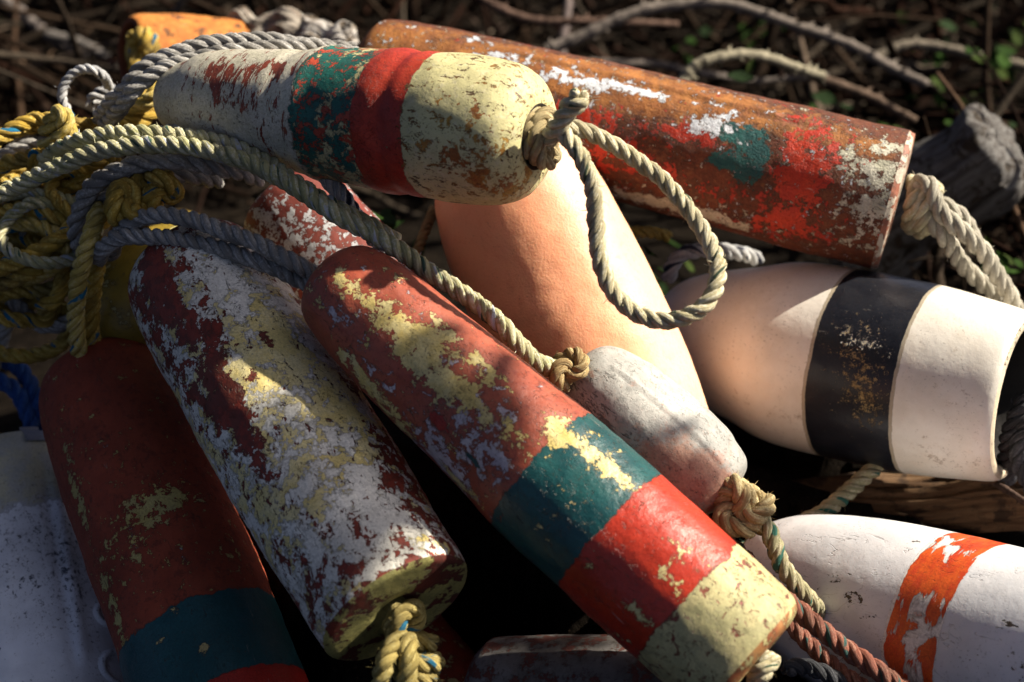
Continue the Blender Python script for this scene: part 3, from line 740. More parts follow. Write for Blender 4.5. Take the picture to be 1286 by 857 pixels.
# loop out of the cream buoy (knot in its hole, cut stub, hanging loop)
Zk = 1.43
loop = [(672, 190, 1.46), (690, 172, 1.425), (706, 166, 1.41), (726, 192, 1.40), (744, 236, 1.405), (748, 280, 1.41), (752, 322, 1.41), (766, 362, 1.41), (792, 390, 1.405), (826, 402, 1.40), (860, 399, 1.395), (887, 383, 1.395), (901, 356, 1.40), (898, 322, 1.41), (882, 288, 1.42), (856, 252, 1.425), (826, 220, 1.43), (790, 194, 1.43), (752, 172, 1.425), (724, 160, 1.42), (700, 158, 1.425), (676, 164, 1.45)]
lp = rope('rope_loop', R_CREAM, loop, .0079, 'cream rope loop hanging from the knot in the cream buoy over the peach float', group=ROPES, seed=1, pitch=5.2, fuzz=120)
rope('cut_tail', R_CREAM, [(668, 186, 1.455), (690, 174, 1.42), (704, 156, 1.40), (716, 135, 1.39), (734, 117, 1.38)], .0088, parent=lp, seed=2, fray1=.5, fuzz=150)
rope('knot', rope_mat('knot_rope', [(.40, .32, .17), (.32, .24, .12), (.46, .38, .22)], None, .6), coil(L_cream.B - L_cream.z * .004, L_cream.z, .0185, 1.7, .009, n=12, wob=.12, seed=4) + coil(L_cream.B + L_cream.z * .010, L_cream.z + c_up * .5, .0125, 1.6, -.009, n=10, wob=.16, seed=9), .0075, parent=lp, seed=3, pitch=5.2)

# the two olive-cream runs that sweep from the left to the little grey float
rope('rope', R_OLIVE, [(-60, 275, 1.42), (0, 243, 1.42), (48, 222, 1.415), (95, 201, 1.405), (140, 187, 1.40), (195, 181, 1.395), (250, 186, 1.39), (300, 200, 1.385), (345, 220, 1.375), (385, 246, 1.365), (425, 272, 1.36), (468, 294, 1.365), (505, 318, 1.37), (545, 345, 1.375), (585, 370, 1.38), (622, 400, 1.385), (650, 430, 1.39), (676, 455, 1.405), (700, 466, 1.43)], .0082,
     'long olive cream rope arching from the left edge down to the small grey float', group=ROPES, seed=5, pitch=4.2, fuzz=130)
rope('rope', R_OLIVE, [(54, 204, 1.46), (80, 186, 1.44), (110, 173, 1.425), (150, 168, 1.42), (200, 168, 1.415), (245, 173, 1.41), (290, 184, 1.405), (330, 202, 1.40), (366, 226, 1.385), (400, 250, 1.385), (430, 266, 1.382), (470, 285, 1.39), (500, 306, 1.40)], .0080,
     'shorter olive cream rope lying just above the long arching one', group=ROPES, seed=6, pitch=4.2, fuzz=130)
rope('rope_knot', R_BROWN, [at(690, 460, 1.435)] + knot(at(712, 466, 1.425), c_right * .7 - c_up * .7, .016, turn=.5) + [at(724, 470, 1.455)], .0072, 'brown tan knot at the upper end of the small grey float', cat='knot', group=ROPES, seed=7, pitch=4.6, fuzz=200)

# grey loop at the left, two runs side by side
rope('rope', R_GREY, [(104, 330, 1.52), (98, 300, 1.47), (98, 272, 1.45), (108, 246, 1.435), (126, 226, 1.425), (152, 212, 1.42), (182, 204, 1.418), (220, 202, 1.42), (262, 208, 1.43), (300, 216, 1.45), (330, 226, 1.48)], .0088,
     'thick grey rope bent in a hoop under the olive ropes, upper of two runs', group=ROPES, seed=8, pitch=5.4, fuzz=60)
rope('rope', R_GREY, [(116, 335, 1.54), (112, 305, 1.49), (116, 276, 1.465), (130, 252, 1.45), (150, 236, 1.445), (176, 226, 1.445), (205, 222, 1.45), (240, 222, 1.47), (280, 226, 1.50)], .0086,
     'thick grey rope bent in a hoop, lower run tucked inside the other', group=ROPES, seed=9, pitch=5.4, fuzz=60)
# grey ropes over the ends of the two painted buoys
rope('rope', R_GREY, [(396, 346, 1.43), (372, 332, 1.42), (345, 318, 1.42), (316, 304, 1.42), (288, 292, 1.425), (262, 281, 1.43), (236, 274, 1.435), (208, 270, 1.44), (182, 273, 1.45), (160, 284, 1.46), (146, 300, 1.48), (138, 322, 1.52)], .0080,
     'grey rope from the top of the red buoy over the flaked one, upper run', group=ROPES, seed=10, pitch=4.4, fuzz=70)
rope('rope', R_GREY, [(398, 362, 1.43), (375, 350, 1.43), (345, 336, 1.428), (312, 324, 1.428), (280, 315, 1.432), (246, 306, 1.438), (212, 299, 1.442), (180, 296, 1.448), (152, 299, 1.455), (132, 309, 1.47), (122, 328, 1.5)], .0080,
     'grey rope from the top of the red buoy over the flaked one, lower run', group=ROPES, seed=11, pitch=4.4, fuzz=70)
# twin grey runs across the top
rope('rope', R_GREY, [(448, 64, 1.72), (410, 58, 1.71), (370, 54, 1.69), (330, 50, 1.675), (285, 52, 1.665), (245, 58, 1.655), (205, 71, 1.645), (178, 88, 1.64), (160, 108, 1.64), (140, 128, 1.65), (120, 150, 1.68)], .0086,
     'grey rope along the top of the cream buoy, upper of a pair', group=ROPES, seed=12, pitch=5.2, fuzz=50)
rope('rope', R_GREY, [(452, 70, 1.70), (405, 62, 1.685), (365, 60, 1.672), (322, 62, 1.66), (280, 67, 1.65), (240, 76, 1.64), (206, 87, 1.63), (180, 103, 1.625), (162, 122, 1.625), (146, 142, 1.64), (130, 160, 1.67)], .0086,
     'grey rope along the top of the cream buoy, lower of a pair', group=ROPES, seed=13, pitch=5.2, fuzz=50)
# thin pale loop and tails
rope('rope', R_PALE, [(86, 142, 1.60), (78, 125, 1.60), (80, 108, 1.60), (90, 94, 1.60), (104, 87, 1.60), (118, 88, 1.60), (130, 96, 1.61), (137, 110, 1.64)], .0050, 'thin pale frayed rope in a small hoop at the back left', group=ROPES, seed=14, pitch=5, fuzz=260)
rope('rope', R_PALE, [(180, 172, 1.46), (205, 165, 1.45), (228, 162, 1.445), (250, 160, 1.44), (268, 163, 1.44)], .0058, 'short pale cut rope end on the olive ropes', group=ROPES, seed=15, fray1=.7, fuzz=260)
rope('rope', R_PALE, [(367, 188, 1.50), (378, 193, 1.475), (396, 208, 1.46), (415, 228, 1.45), (434, 252, 1.45), (452, 277, 1.455), (470, 300, 1.47), (488, 318, 1.49)], .0080, 'pale blue grey braided rope with a cut end below the red band', group=ROPES, seed=16, strands=4, pitch=5.0, fray0=.2, fuzz=60)
rope('rope', R_PALE, [(118, 128, 1.66), (124, 120, 1.66), (134, 114, 1.66), (146, 112, 1.67)], .0062, 'stubby pale frayed tail beside the thin hoop', group=ROPES, seed=17, fray0=.9, fuzz=300)

# yellow ropes
rope('rope', R_YELP, [(128, 262, 1.445), (120, 276, 1.425), (113, 298, 1.42), (106, 325, 1.42), (100, 352, 1.425), (96, 380, 1.43), (95, 408, 1.435), (99, 436, 1.445), (108, 470, 1.47)], .0082, 'yellow rope with blue flecks and a cut tip hanging onto the dark red buoy', group=ROPES, seed=18, pitch=4.2, fray0=.25, fuzz=160)
rope('rope', R_YEL, [(132, 300, 1.47), (122, 330, 1.445), (117, 360, 1.44), (115, 390, 1.44), (116, 420, 1.445), (120, 450, 1.46), (124, 480, 1.48)], .0080, 'second yellow rope hanging beside the cut tipped one', group=ROPES, seed=19, pitch=4.4, fuzz=130)
rope('rope', R_YEL, [(160, 330, 1.54), (158, 370, 1.52), (160, 410, 1.515), (168, 450, 1.52), (182, 490, 1.54)], .0072, 'dull yellow rope in shade between the two red buoys', group=ROPES, seed=20, pitch=4.6, fuzz=80)
rope('rope', R_YEL, [(195, 120, 1.69), (198, 128, 1.65), (190, 142, 1.63), (176, 152, 1.62), (150, 156, 1.61), (122, 158, 1.60), (96, 158, 1.58), (70, 152, 1.57), (44, 152, 1.57), (18, 162, 1.56), (-6, 178, 1.55), (-30, 200, 1.55)], .0082, 'yellow rope curling in front of the rusty orange buoy', group=ROPES, seed=21, pitch=5, fuzz=130)
rope('rope', R_YELP, [(150, 150, 1.63), (165, 138, 1.615), (182, 128, 1.60), (196, 116, 1.60), (196, 104, 1.62), (186, 100, 1.64)], .0088, 'pale yellow rope doubled in a bend before the cream buoy', group=ROPES, seed=22, pitch=5, fuzz=120)
rope('rope', R_YEL, [(176, 62, 1.94), (170, 72, 1.88), (176, 92, 1.86), (172, 116, 1.80), (162, 136, 1.72)], .0105, 'yellow rope leading down from the hollow orange end', group=ROPES, seed=23, pitch=5, fuzz=100)
rope('rope_knot', R_YEL, coil(at(174, 58, 1.875), c_fwd * -1 + c_right * -.7, .0145, 1.9, -.007, n=12, wob=.15, seed=3, start=2), .0098, 'yellow knot with blue flecks in the hollow end of the orange buoy', cat='knot', group=ROPES, seed=24, pitch=4.6, fuzz=150)
rope('rope_knot', R_YEL, knot(at(196, 236, 1.50), c_fwd + c_right * .5, .0165, turn=.2, squash=1.3), .0080, 'yellow knot inside the grey hoop, upper one', cat='knot', group=ROPES, seed=25, pitch=5, fuzz=170)
rope('rope_knot', R_YEL, knot(at(165, 258, 1.49), c_fwd * .4 + c_up, .0175, turn=1.2, squash=1.3), .0084, 'yellow knot inside the grey hoop, lower one', cat='knot', group=ROPES, seed=26, pitch=5, fuzz=170)
# frayed yellow tuft
rope('rope_knot', R_YELP, [(66, 184, 1.53), (64, 168, 1.52), (68, 152, 1.51), (76, 142, 1.505), (84, 150, 1.505), (84, 166, 1.51), (80, 186, 1.52)], .0085, 'frayed bright yellow rope bend tied on top of the tangle', cat='knot', group=ROPES, seed=27, pitch=5, fray0=1.6, fray1=1.4, fuzz=700)

# the yellow and grey tangle at the far left
rt = random.Random(77)
def tangle(seed, cx, cy, Z, rx, ry, rz, turns, slope=0.0):
    r_ = random.Random(seed); pts = []; n = int(turns * 9)
    ph = [r_.uniform(0, 6.28) for _ in range(4)]
    for i in range(n + 1):
        t = 2 * math.pi * i / 9
        q = 1 + .25 * math.sin(t * .37 + ph[0])
        x = cx + rx * q * math.cos(t + ph[1]) + r_.uniform(-6, 6) + slope * math.sin(t * .21) * 20
        y = cy + ry * q * math.sin(t + ph[1]) + r_.uniform(-6, 6) + 16 * math.sin(t * .29 + ph[2])
        pts.append((x, y, Z + rz * math.sin(t * .5 + ph[3]) + r_.uniform(-.006, .006)))
    return pts
TW = [('yellow rope piled in loose coils at the left edge, top of the tangle', R_YEL, (45, 205, 1.56, 70, 34, .03, 2.2)),
      ('yellow rope coils lower in the tangle, dark with shade', R_YEL, (70, 262, 1.57, 62, 40, .03, 2.6)),
      ('yellow rope crossing the lower left tangle near the dark gap', R_YEL, (20, 300, 1.54, 80, 36, .03, 1.8)),
      ('dirty grey rope wound through the yellow tangle', R_GREY, (60, 240, 1.60, 80, 60, .04, 2.0))]
TW += [('thinner dull yellow rope snaking through the top of the left tangle', R_YEL, (90, 190, 1.58, 60, 26, .03, 1.6)),
       ('thinner olive rope half hidden low in the left tangle', R_OLIVE, (50, 280, 1.58, 66, 44, .03, 1.7)),
       ('dull yellow rope coiled low at the left edge above the blue rope', R_YEL, (20, 350, 1.62, 60, 40, .03, 1.8)),
       ('dirty grey rope coiled low at the left edge behind the yellow one', R_GREY, (60, 380, 1.66, 60, 50, .03, 1.6)),
       ('olive yellow rope matted into the left tangle below the long arching rope', R_YELP, (40, 318, 1.60, 54, 30, .03, 2.2)),
       ('dirty yellow rope matted at the far left above the blue rope', R_YEL, (24, 392, 1.64, 50, 34, .03, 2.2)),
       ('thinner yellow rope dropping through the middle of the left tangle', R_YEL, (110, 240, 1.60, 46, 46, .03, 1.9))]
for i, (lb, m, a) in enumerate(TW):
    rope('rope', m, tangle(40 + i, *a), .0082 if i < 4 or i in (6, 7, 8, 9) else .0064, lb, group=ROPES, seed=(30 if i < 4 else 66) + i, pitch=5, fuzz=110)
rope('rope', R_YEL, [(-40, 350, 1.50), (0, 338, 1.50), (40, 320, 1.495), (75, 300, 1.50), (100, 276, 1.52)], .0086, 'yellow rope slanting up from the left edge', group=ROPES, seed=35, pitch=4.8, fuzz=110)
rope('rope', R_YEL, [(-40, 372, 1.515), (5, 356, 1.515), (45, 338, 1.51), (80, 316, 1.515), (104, 296, 1.53)], .0084, 'yellow rope slanting up from the left edge, lower of two', group=ROPES, seed=36, pitch=4.8, fuzz=110)
rope('rope', R_GREY, [(24, 262, 1.53), (30, 290, 1.525), (36, 320, 1.54), (26, 360, 1.54), (12, 395, 1.55), (0, 430, 1.56), (-14, 470, 1.58)], .0082, 'grey rope dropping down the left edge into the dark', group=ROPES, seed=37, pitch=5, fuzz=70)
rope('rope', R_BLUE, [(-50, 452, 1.53), (-10, 448, 1.53), (18, 458, 1.53), (36, 478, 1.53), (46, 506, 1.52), (52, 534, 1.515), (58, 562, 1.515), (60, 590, 1.53)], .0080, 'blue rope curving over the end of the white buoy, outer run', group=ROPES, seed=38, pitch=5, fuzz=60)
rope('rope', R_BLUE, [(-50, 478, 1.52), (-10, 476, 1.52), (14, 486, 1.52), (30, 506, 1.515), (40, 530, 1.51), (46, 556, 1.508), (48, 586, 1.52)], .0080, 'blue rope curving over the end of the white buoy, inner run', group=ROPES, seed=39, pitch=5, fuzz=60)

# knot on the olive end of the flaked buoy
kc = L_white.B + L_white.z * .010
R_DULL = rope_mat('dull_yellow_rope', [(.36, .28, .09), (.28, .22, .07), (.42, .35, .14)], [((.012, .11, .19), 6, 2)], .5)
kn = rope('rope_knot', R_DULL, coil(kc, L_white.z * .8 + c_up * .5, .0135, 1.4, .006, n=12, wob=.18, seed=8, start=.8) + coil(kc + L_white.z * .022 - c_up * .004, L_white.z * .25 + c_up, .0165, 2.4, -.0125, n=12, wob=.10, seed=5), .0076, 'yellow knot with blue flecks on the olive end of the flaked buoy', cat='knot', group=ROPES, seed=40, pitch=4.6, fuzz=160)
for i, dx in enumerate((-12, 12)):
    rope('tail', R_DULL, [(506 + dx * .3, 800, 1.285), (502 + dx * .8, 814, 1.268), (498 + dx * 1.2, 836, 1.262), (494 + dx * 1.4, 870, 1.265), (490 + dx * 1.5, 910, 1.27)], .0082, parent=kn, seed=41 + i, pitch=4.6, fuzz=200)

# knot and tail at the lower end of the grey float
kc = at(926, 636, 1.40)
kn = rope('rope_knot', rope_mat('straw_rope', [(.44, .34, .17), (.34, .25, .12), (.52, .44, .25)], None, .5), [at(898, 618, 1.43)] + knot(kc, c_right + c_up * .3 - c_fwd * .4, .023, turn=.4, n=30) + knot(kc + c_right * .006 + c_up * .004, c_up + c_right * .5, .020, turn=2.2, n=26) + [at(950, 650, 1.395), at(962, 668, 1.39)], .0085, 'straw coloured knot at the lower end of the small grey float', cat='knot', group=ROPES, seed=44, pitch=4.6, fuzz=420)
rope('tail', R_GREEN, [(952, 646, 1.395), (962, 662, 1.388), (970, 682, 1.385), (980, 706, 1.385), (996, 730, 1.39), (1014, 750, 1.40), (1030, 772, 1.42)], .0082, parent=kn, seed=45, pitch=4.8, fuzz=260)
rope('rope', R_RED, [(880, 640, 1.435), (905, 672, 1.405), (935, 702, 1.39), (965, 734, 1.375), (1000, 766, 1.365), (1040, 796, 1.355), (1075, 824, 1.345), (1112, 850, 1.335), (1160, 884, 1.32)], .0086, 'faded red rope running down beside the cream tip of the red buoy', group=ROPES, seed=46, pitch=4.6, fuzz=130)
rope('rope', R_RED, [(960, 742, 1.42), (985, 775, 1.41), (1012, 806, 1.40), (1042, 832, 1.385), (1076, 858, 1.37), (1120, 890, 1.36)], .0076, 'faded red rope, lower run in the shade', group=ROPES, seed=47, pitch=4.6, fuzz=100)
rope('rope', R_DARK, [(985, 842, 1.36), (1010, 838, 1.37), (1036, 846, 1.37), (1062, 862, 1.37), (1090, 890, 1.37)], .0075, 'dark rope at the bottom edge next to the red rope', group=ROPES, seed=48, pitch=4.6, fuzz=60)
rope('rope', R_GREEN, [(1120, 566, 1.62), (1096, 590, 1.60), (1072, 612, 1.585), (1046, 634, 1.57), (1018, 652, 1.56), (988, 664, 1.555), (960, 676, 1.55), (935, 692, 1.545), (900, 716, 1.55)], .0086, 'green and tan rope passing behind the white buoys', group=ROPES, seed=49, pitch=4.4, fuzz=140)
rope('rope_knot', R_CREAM, coil(L_red.B + L_red.z * .005, L_red.z, .011, 1.7, .005, n=12, seed=6), .0062, 'small cream knot under the cream tip of the red buoy', cat='knot', group=ROPES, seed=50, fuzz=120)

# knot and tails at the right end of the rusty buoy
kn = rope('rope_knot', R_CREAM, coil(at(1143, 256, 1.615), L_rusty.z, .021, 2.2, .010, n=12, wob=.1, seed=11), .0094, 'cream rope knot at the right end of the rust brown buoy', cat='knot', group=ROPES, seed=51, pitch=4.8, fuzz=80)
rope('tail', rope_mat('tan_grey_rope', [(.42, .39, .31), (.34, .31, .25), (.48, .45, .37)], None, .35), [(1150, 232, 1.60), (1164, 230, 1.59), (1172, 246, 1.585), (1180, 262, 1.585), (1196, 280, 1.585), (1214, 296, 1.59), (1234, 316, 1.60), (1252, 342, 1.61), (1268, 372, 1.62), (1285, 410, 1.64)], .0092, parent=kn, seed=52, pitch=5, fuzz=50)
rope('tail', bpy.data.materials['tan_grey_rope'], [(1140, 262, 1.61), (1162, 270, 1.60), (1178, 288, 1.60), (1194, 308, 1.61), (1212, 334, 1.625), (1236, 358, 1.64), (1262, 380, 1.66)], .0090, parent=kn, seed=53, pitch=5, fuzz=50)
rope('tail', bpy.data.materials['tan_grey_rope'], [(1150, 244, 1.63), (1178, 256, 1.63), (1204, 272, 1.63), (1218, 292, 1.64), (1222, 318, 1.66)], .0088, parent=kn, seed=54, pitch=5, fuzz=50)
# rope in the hollow rim of the barrel buoy
rope('rope', R_DARK, [(1268, 600, 1.60), (1266, 574, 1.565), (1272, 545, 1.545), (1280, 520, 1.535), (1296, 500, 1.53), (1315, 480, 1.53)], .0105, 'dark grey rope stuffed in the hollow end of the banded white buoy', group=ROPES, seed=55, strands=4, pitch=5, fuzz=30)
rope('rope', R_DARK, [(1300, 620, 1.55), (1285, 590, 1.54), (1282, 560, 1.535), (1290, 535, 1.53), (1310, 515, 1.53)], .0105, 'dark grey rope loop at the right edge below the other', group=ROPES, seed=56, strands=4, pitch=5, fuzz=30)
# behind: pale hose-like loop, yellow rope
rope('rope', R_PALE, [(838, 352, 1.74), (846, 330, 1.73), (862, 318, 1.73), (890, 314, 1.735), (925, 318, 1.75), (955, 326, 1.78)], .0085, 'pale green grey rope hoop behind the banded white buoy', group=ROPES, seed=57, pitch=5, fuzz=40)
rope('rope', R_YEL, [(745, 300, 1.72), (780, 292, 1.72), (812, 292, 1.73), (842, 298, 1.75)], .0066, 'thin orange yellow rope behind the peach float', group=ROPES, seed=58, pitch=5.4, fuzz=60)
rope('rope', R_BROWN, [(546, 262, 1.70), (536, 285, 1.66), (528, 305, 1.64), (520, 330, 1.62)], .0055, 'short brown rope in the gap left of the peach float', group=ROPES, seed=59, pitch=5, fuzz=100)

# ================================================================== wood
def wood_mat(name, c0, c1, c2, seed=0, sc=1.0):
    b = NB(name)
    v = b.vec(b.obj, scale=(1, 1, .09), loc=(seed, seed * 2, seed * .3))
    g = b.noise(v, 120 * sc, 7, .65, .6)
    g2 = b.noise(b.obj, 40, 6, .65, .5)
    c = b.mix(b.step(g, .36, .64), c0, c1)
    c = b.mix(b.step(g2, .5, .62), c, c2)
    cr = b.step(b.noise(v, 60 * sc, 4, .6, .4), .40, .36)
    c = b.mix(b.mul(cr, .85), c, (.012, .009, .007))
    h = b.add(b.mul(g, .004), b.mul(cr, -.003))
    return b.finish(c, .85, h, .2)

def log_mesh(name, A, B, r0, r1, mat, label, cat, seed=0, rough=.16, flat=1.0, wander=.02):
    A, B = at(*A), at(*B); ax = B - A; Ln = ax.length; z = ax.normalized(); x = c_up.cross(z).normalized(); y = z.cross(x)
    nA, nz = 90, int(Ln / .005); vs, fs = [], []
    off = Vector((seed * 5.1, seed * 2.2, seed))
    st = [(i / nz, 1.0) for i in range(nz + 1)] + [(1.0 + q / Ln, k_) for q, k_ in ((.005, .97), (.010, .90), (.014, .78), (.016, .6), (.014, .4), (.015, .2), (.013, .01))]
    st = [(0.0, .01)] + st
    for t, k in st:
        cx = Vector((mn.noise(Vector((t * 3, seed, 0))), mn.noise(Vector((t * 3, seed, 9))), 0)) * wander
        r = (r0 + (r1 - r0) * min(t, 1)) * k
        for a_ in range(nA):
            a = 2 * math.pi * a_ / nA; d = Vector((math.cos(a), math.sin(a) * flat, 0))
            ridg = mn.noise(Vector((d.x * 5, d.y * 5, t * Ln * 6)) + off) + .5 * mn.noise(Vector((d.x * 13, d.y * 13, t * Ln * 9)) + off) + .35 * (1 - abs(mn.noise(Vector((d.x * 22, d.y * 22, t * Ln * 7)) + off)) * 4)
            e = 0
            if t > .99: e = .010 * mn.noise(Vector((d.x * k * 3, d.y * k * 3, 3)) + off) + .0025 * mn.noise(Vector((d.x * k * 12, d.y * k * 12, 3)) + off)
            vs.append(tuple(cx + d * r * (1 + rough * ridg * (1.0 if t < .97 else .35)) + Vector((0, 0, t * Ln + e))))
    n = len(st)
    for i in range(n - 1):
        for k in range(nA):
            k2 = (k + 1) % nA
            fs.append((i * nA + k, i * nA + k2, (i + 1) * nA + k2, (i + 1) * nA + k))
    o = link(name, vs, fs, mat)
    o.matrix_world = Matrix(((x.x, y.x, z.x, A.x), (x.y, y.y, z.y, A.y), (x.z, y.z, z.z, A.z), (0, 0, 0, 1)))
    tag(o, label, cat)
    for i in range(30):
        p = A + z * Ln * i / 29; SUPPORT.append((p.x, p.y, p.z, min(r0, r1)))
    return o
W_DARK = wood_mat('dark_weathered_wood', (.055, .048, .044), (.13, .125, .12), (.035, .026, .018), 1)
W_BROWN = wood_mat('brown_driftwood', (.10, .055, .028), (.16, .095, .05), (.05, .03, .018), 2)
W_GREY = wood_mat('grey_cork', (.20, .17, .14), (.30, .27, .23), (.10, .07, .05), 3, .6)
log_mesh('driftwood_log', (1060, 318, 2.08), (1250, 188, 1.95),   .062, .064, W_DARK, 'old dark grey split log with a rotten end, leaning behind the rust brown buoy', 'log', 1, .075)
log_mesh('driftwood_log', (920, 640, 1.76), (1380, 622, 1.62), .028, .034, W_BROWN, 'brown driftwood branch lying between the two white buoys at the right', 'log', 2, .2, wander=.03)
log_mesh('driftwood_lump', (290, 46, 2.02), (372, 40, 1.99), .022, .027, W_GREY, 'grey weathered cork lump behind the cream buoy, the darker of two', 'driftwood', 3, .2)
log_mesh('driftwood_lump', (376, 48, 2.00), (425, 50, 1.96), .024, .019, wood_mat('pale_cork', (.26, .23, .20), (.40, .38, .36), (.12, .09, .06), 4, .6), 'grey weathered cork lump with a pale face, nearest the long rusty buoy', 'driftwood', 4, .2)

# ================================================================== ground
def ground_h(x, y):
    base = .05 * mn.noise(Vector((x * .9, y * .9, 2))) + .02 * mn.noise(Vector((x * 4, y * 4, 5))) + .010 * mn.noise(Vector((x * 13, y * 13, 1)))
    m = .16 * math.exp(-(((x - .0) / .62) ** 2 + ((y - 1.42) / .50) ** 2) ** 1.5)
    rise = max(0, y - 2.2) * .06
    return base + m + rise
near = {}
for s_ in SUPPORT:
    for i in range(int((s_[0] - s_[3]) / .05) - 1, int((s_[0] + s_[3]) / .05) + 2):
        for j in range(int((s_[1] - s_[3]) / .05) - 1, int((s_[1] + s_[3]) / .05) + 2):
            near.setdefault((i, j), []).append(s_)
def ground_z(x, y):
    h = ground_h(x, y)
    for (sx, sy, sz, sr) in near.get((int(x / .05), int(y / .05)), ()):
        d2 = (x - sx) ** 2 + (y - sy) ** 2; q = sr + .012
        if d2 < q * q: h = min(h, sz - math.sqrt(q * q - d2) - .002)
    return h
xs, ys = [], []
v_ = -60.0
def axis(lo, hi, flo, fhi, fine):
    out = []; p = flo
    while p < fhi: out.append(p); p += fine
    g = fine; p = fhi
    while p < hi: out.append(p); g *= 1.22; p += g
    out.append(hi)
    g = fine; p = flo
    pre = []
    while p > lo: g *= 1.22; p -= g; pre.append(max(p, lo))
    return sorted(set(pre + out))
xs = axis(-60, 60, -.95, .95, .014); ys = axis(-20, 120, .75, 2.6, .014)
vs = [(x, y, ground_z(x, y) if (-1.2 < x < 1.2 and .4 < y < 3) else ground_h(x, y)) for y in ys for x in xs]
nx = len(xs)
fs = [(j * nx + i, j * nx + i + 1, (j + 1) * nx + i + 1, (j + 1) * nx + i) for j in range(len(ys) - 1) for i in range(nx - 1)]
b = NB('dark_soil')
c = b.mix(b.step(b.noise(b.obj, 18, 7, .65), .4, .62), (.006, .0045, .0035), (.014, .0105, .0075))
c = b.mix(b.step(b.noise(b.obj, 160, 4, .7), .58, .66), c, (.028, .02, .014))
gm = b.finish(c, .95, b.add(b.mul(b.noise(b.obj, 60, 6, .7), .02), b.mul(b.noise(b.obj, 300, 3, .6), .004)), .03)
tag(link('ground', vs, fs, gm), kind='structure')

# ================================================================== undergrowth
def tint_mat(name, rough=.8, spec=.2, trans=0.0):
    b = NB(name)
    c = b.attr('tint', col=True)
    n = b.noise(b.obj, 90, 5, .65)
    c = b.grade(c, b.step(n, .3, .7, .65, 1.2))
    m = b.finish(c, rough, b.mul(b.noise(b.obj, 240, 3, .6), .0015), spec)
    return m
TM = tint_mat('dry_stem', .95, .03); LM = tint_mat('dry_leaf', .85, .06)

def set_tint(o, cols):
    a = o.data.attributes.new('tint', 'FLOAT_COLOR', 'POINT')
    a.data.foreach_set('color', [q for c in cols for q in (c[0], c[1], c[2], 1)])

def tube(vs, fs, cols, pts, r0, r1, col, n=5, knob=0.0, rnd=None):
    base = len(vs); m = len(pts)
    t0 = (pts[1] - pts[0]).normalized(); N = t0.orthogonal().normalized()
    for i, p in enumerate(pts):
        t = (pts[min(i + 1, m - 1)] - pts[max(i - 1, 0)]).normalized()
        N = (N - t * N.dot(t)).normalized(); B = t.cross(N)
        r = r0 + (r1 - r0) * i / (m - 1)
        if knob and i % 6 == 3: r *= 1 + knob
        for k in range(n):
            a = 2 * math.pi * k / n; vs.append(p + (N * math.cos(a) + B * math.sin(a)) * r); cols.append(col)
    for i in range(m - 1):
        for k in range(n):
            k2 = (k + 1) % n
            fs.append((base + i * n + k, base + i * n + k2, base + (i + 1) * n + k2, base + (i + 1) * n + k))
    fs.append(tuple(base + k for k in range(n))); fs.append(tuple(base + (m - 1) * n + k for k in range(n)))

def cane(pts, r, col, label, seed=0, leaves=()):
    rnd = random.Random(seed)
    P = [Vector(p) for p in catmull([tuple(at(*p)) for p in pts], 10)]
    P = [p + mn.noise_vector(p * 9 + Vector((seed, 0, 0))) * .006 for p in P]
    vs, fs, cols = [], [], []
    col = tuple(q * .62 for q in col)
    tube(vs, fs, cols, P, r, r * .75, col, 9, .22)
    for i in range(2, len(P) - 2, 3):          # thorns
        t = (P[i + 1] - P[i]).normalized(); d = t.orthogonal(); d.rotate(Matrix.Rotation(rnd.uniform(0, 6.28), 3, t)); d.normalize()
        q = P[i] + d * r * .8; base = len(vs)
        s1 = t * r * .5; s2 = t.cross(d) * r * .25
        vs += [q - s1, q + s1, q + s2, q + d * r * 1.1 + t * r * .6]; cols += [tuple(x * .8 for x in col)] * 4
        fs += [(base, base + 1, base + 3), (base + 1, base + 2, base + 3), (base + 2, base, base + 3)]
    o = link('bramble_cane', vs, fs, TM); set_tint(o, cols)
    return tag(o, label, 'bramble', 'bramble canes behind the heap')

cane([(690, 62, 2.42), (722, 48, 2.42), (770, 26, 2.42), (830, 9, 2.42), (900, 4, 2.42), (960, 18, 2.42), (1020, 38, 2.42), (1075, 62, 2.42), (1120, 84, 2.42), (1165, 104, 2.40)], .0095, (.26, .22, .19), 'thick pale bramble cane arching along the top, the longest one', 1)
cane([(848, 118, 2.15), (858, 102, 2.15), (872, 86, 2.15), (895, 76, 2.15), (935, 72, 2.16), (975, 77, 2.18), (1010, 88, 2.20), (1034, 96, 2.22)], .0085, (.40, .36, .26), 'short pale straw bramble cane curving up from behind the rust brown buoy', 2)
cane([(1020, 92, 2.26), (1060, 108, 2.26), (1100, 124, 2.26), (1150, 152, 2.25)], .008, (.17, .12, .09), 'brown bramble stub continuing the straw coloured cane', 3)
cane([(596, -10, 2.5), (620, 8, 2.5), (650, 22, 2.5), (690, 27, 2.5), (730, 26, 2.5), (790, 32, 2.52), (850, 30, 2.54)], .0075, (.17, .11, .085), 'thin reddish brown bramble cane at the top middle', 4)
cane([(1096, 74, 2.5), (1120, 60, 2.5), (1150, 54, 2.5), (1190, 60, 2.5), (1240, 72, 2.5), (1310, 84, 2.5)], .0085, (.27, .23, .18), 'pale bramble cane at the top right edge', 5)
cane([(1090, 70, 2.62), (1140, 100, 2.6), (1190, 128, 2.55), (1225, 148, 2.5), (1260, 176, 2.5)], .009, (.16, .13, .115), 'grey bramble cane ending over the dark split log', 6)
cane([(705, 70, 2.7), (708, 40, 2.72), (712, 10, 2.75), (716, -30, 2.8)], .008, (.20, .16, .15), 'upright grey bramble stem above the rust brown buoy', 7)
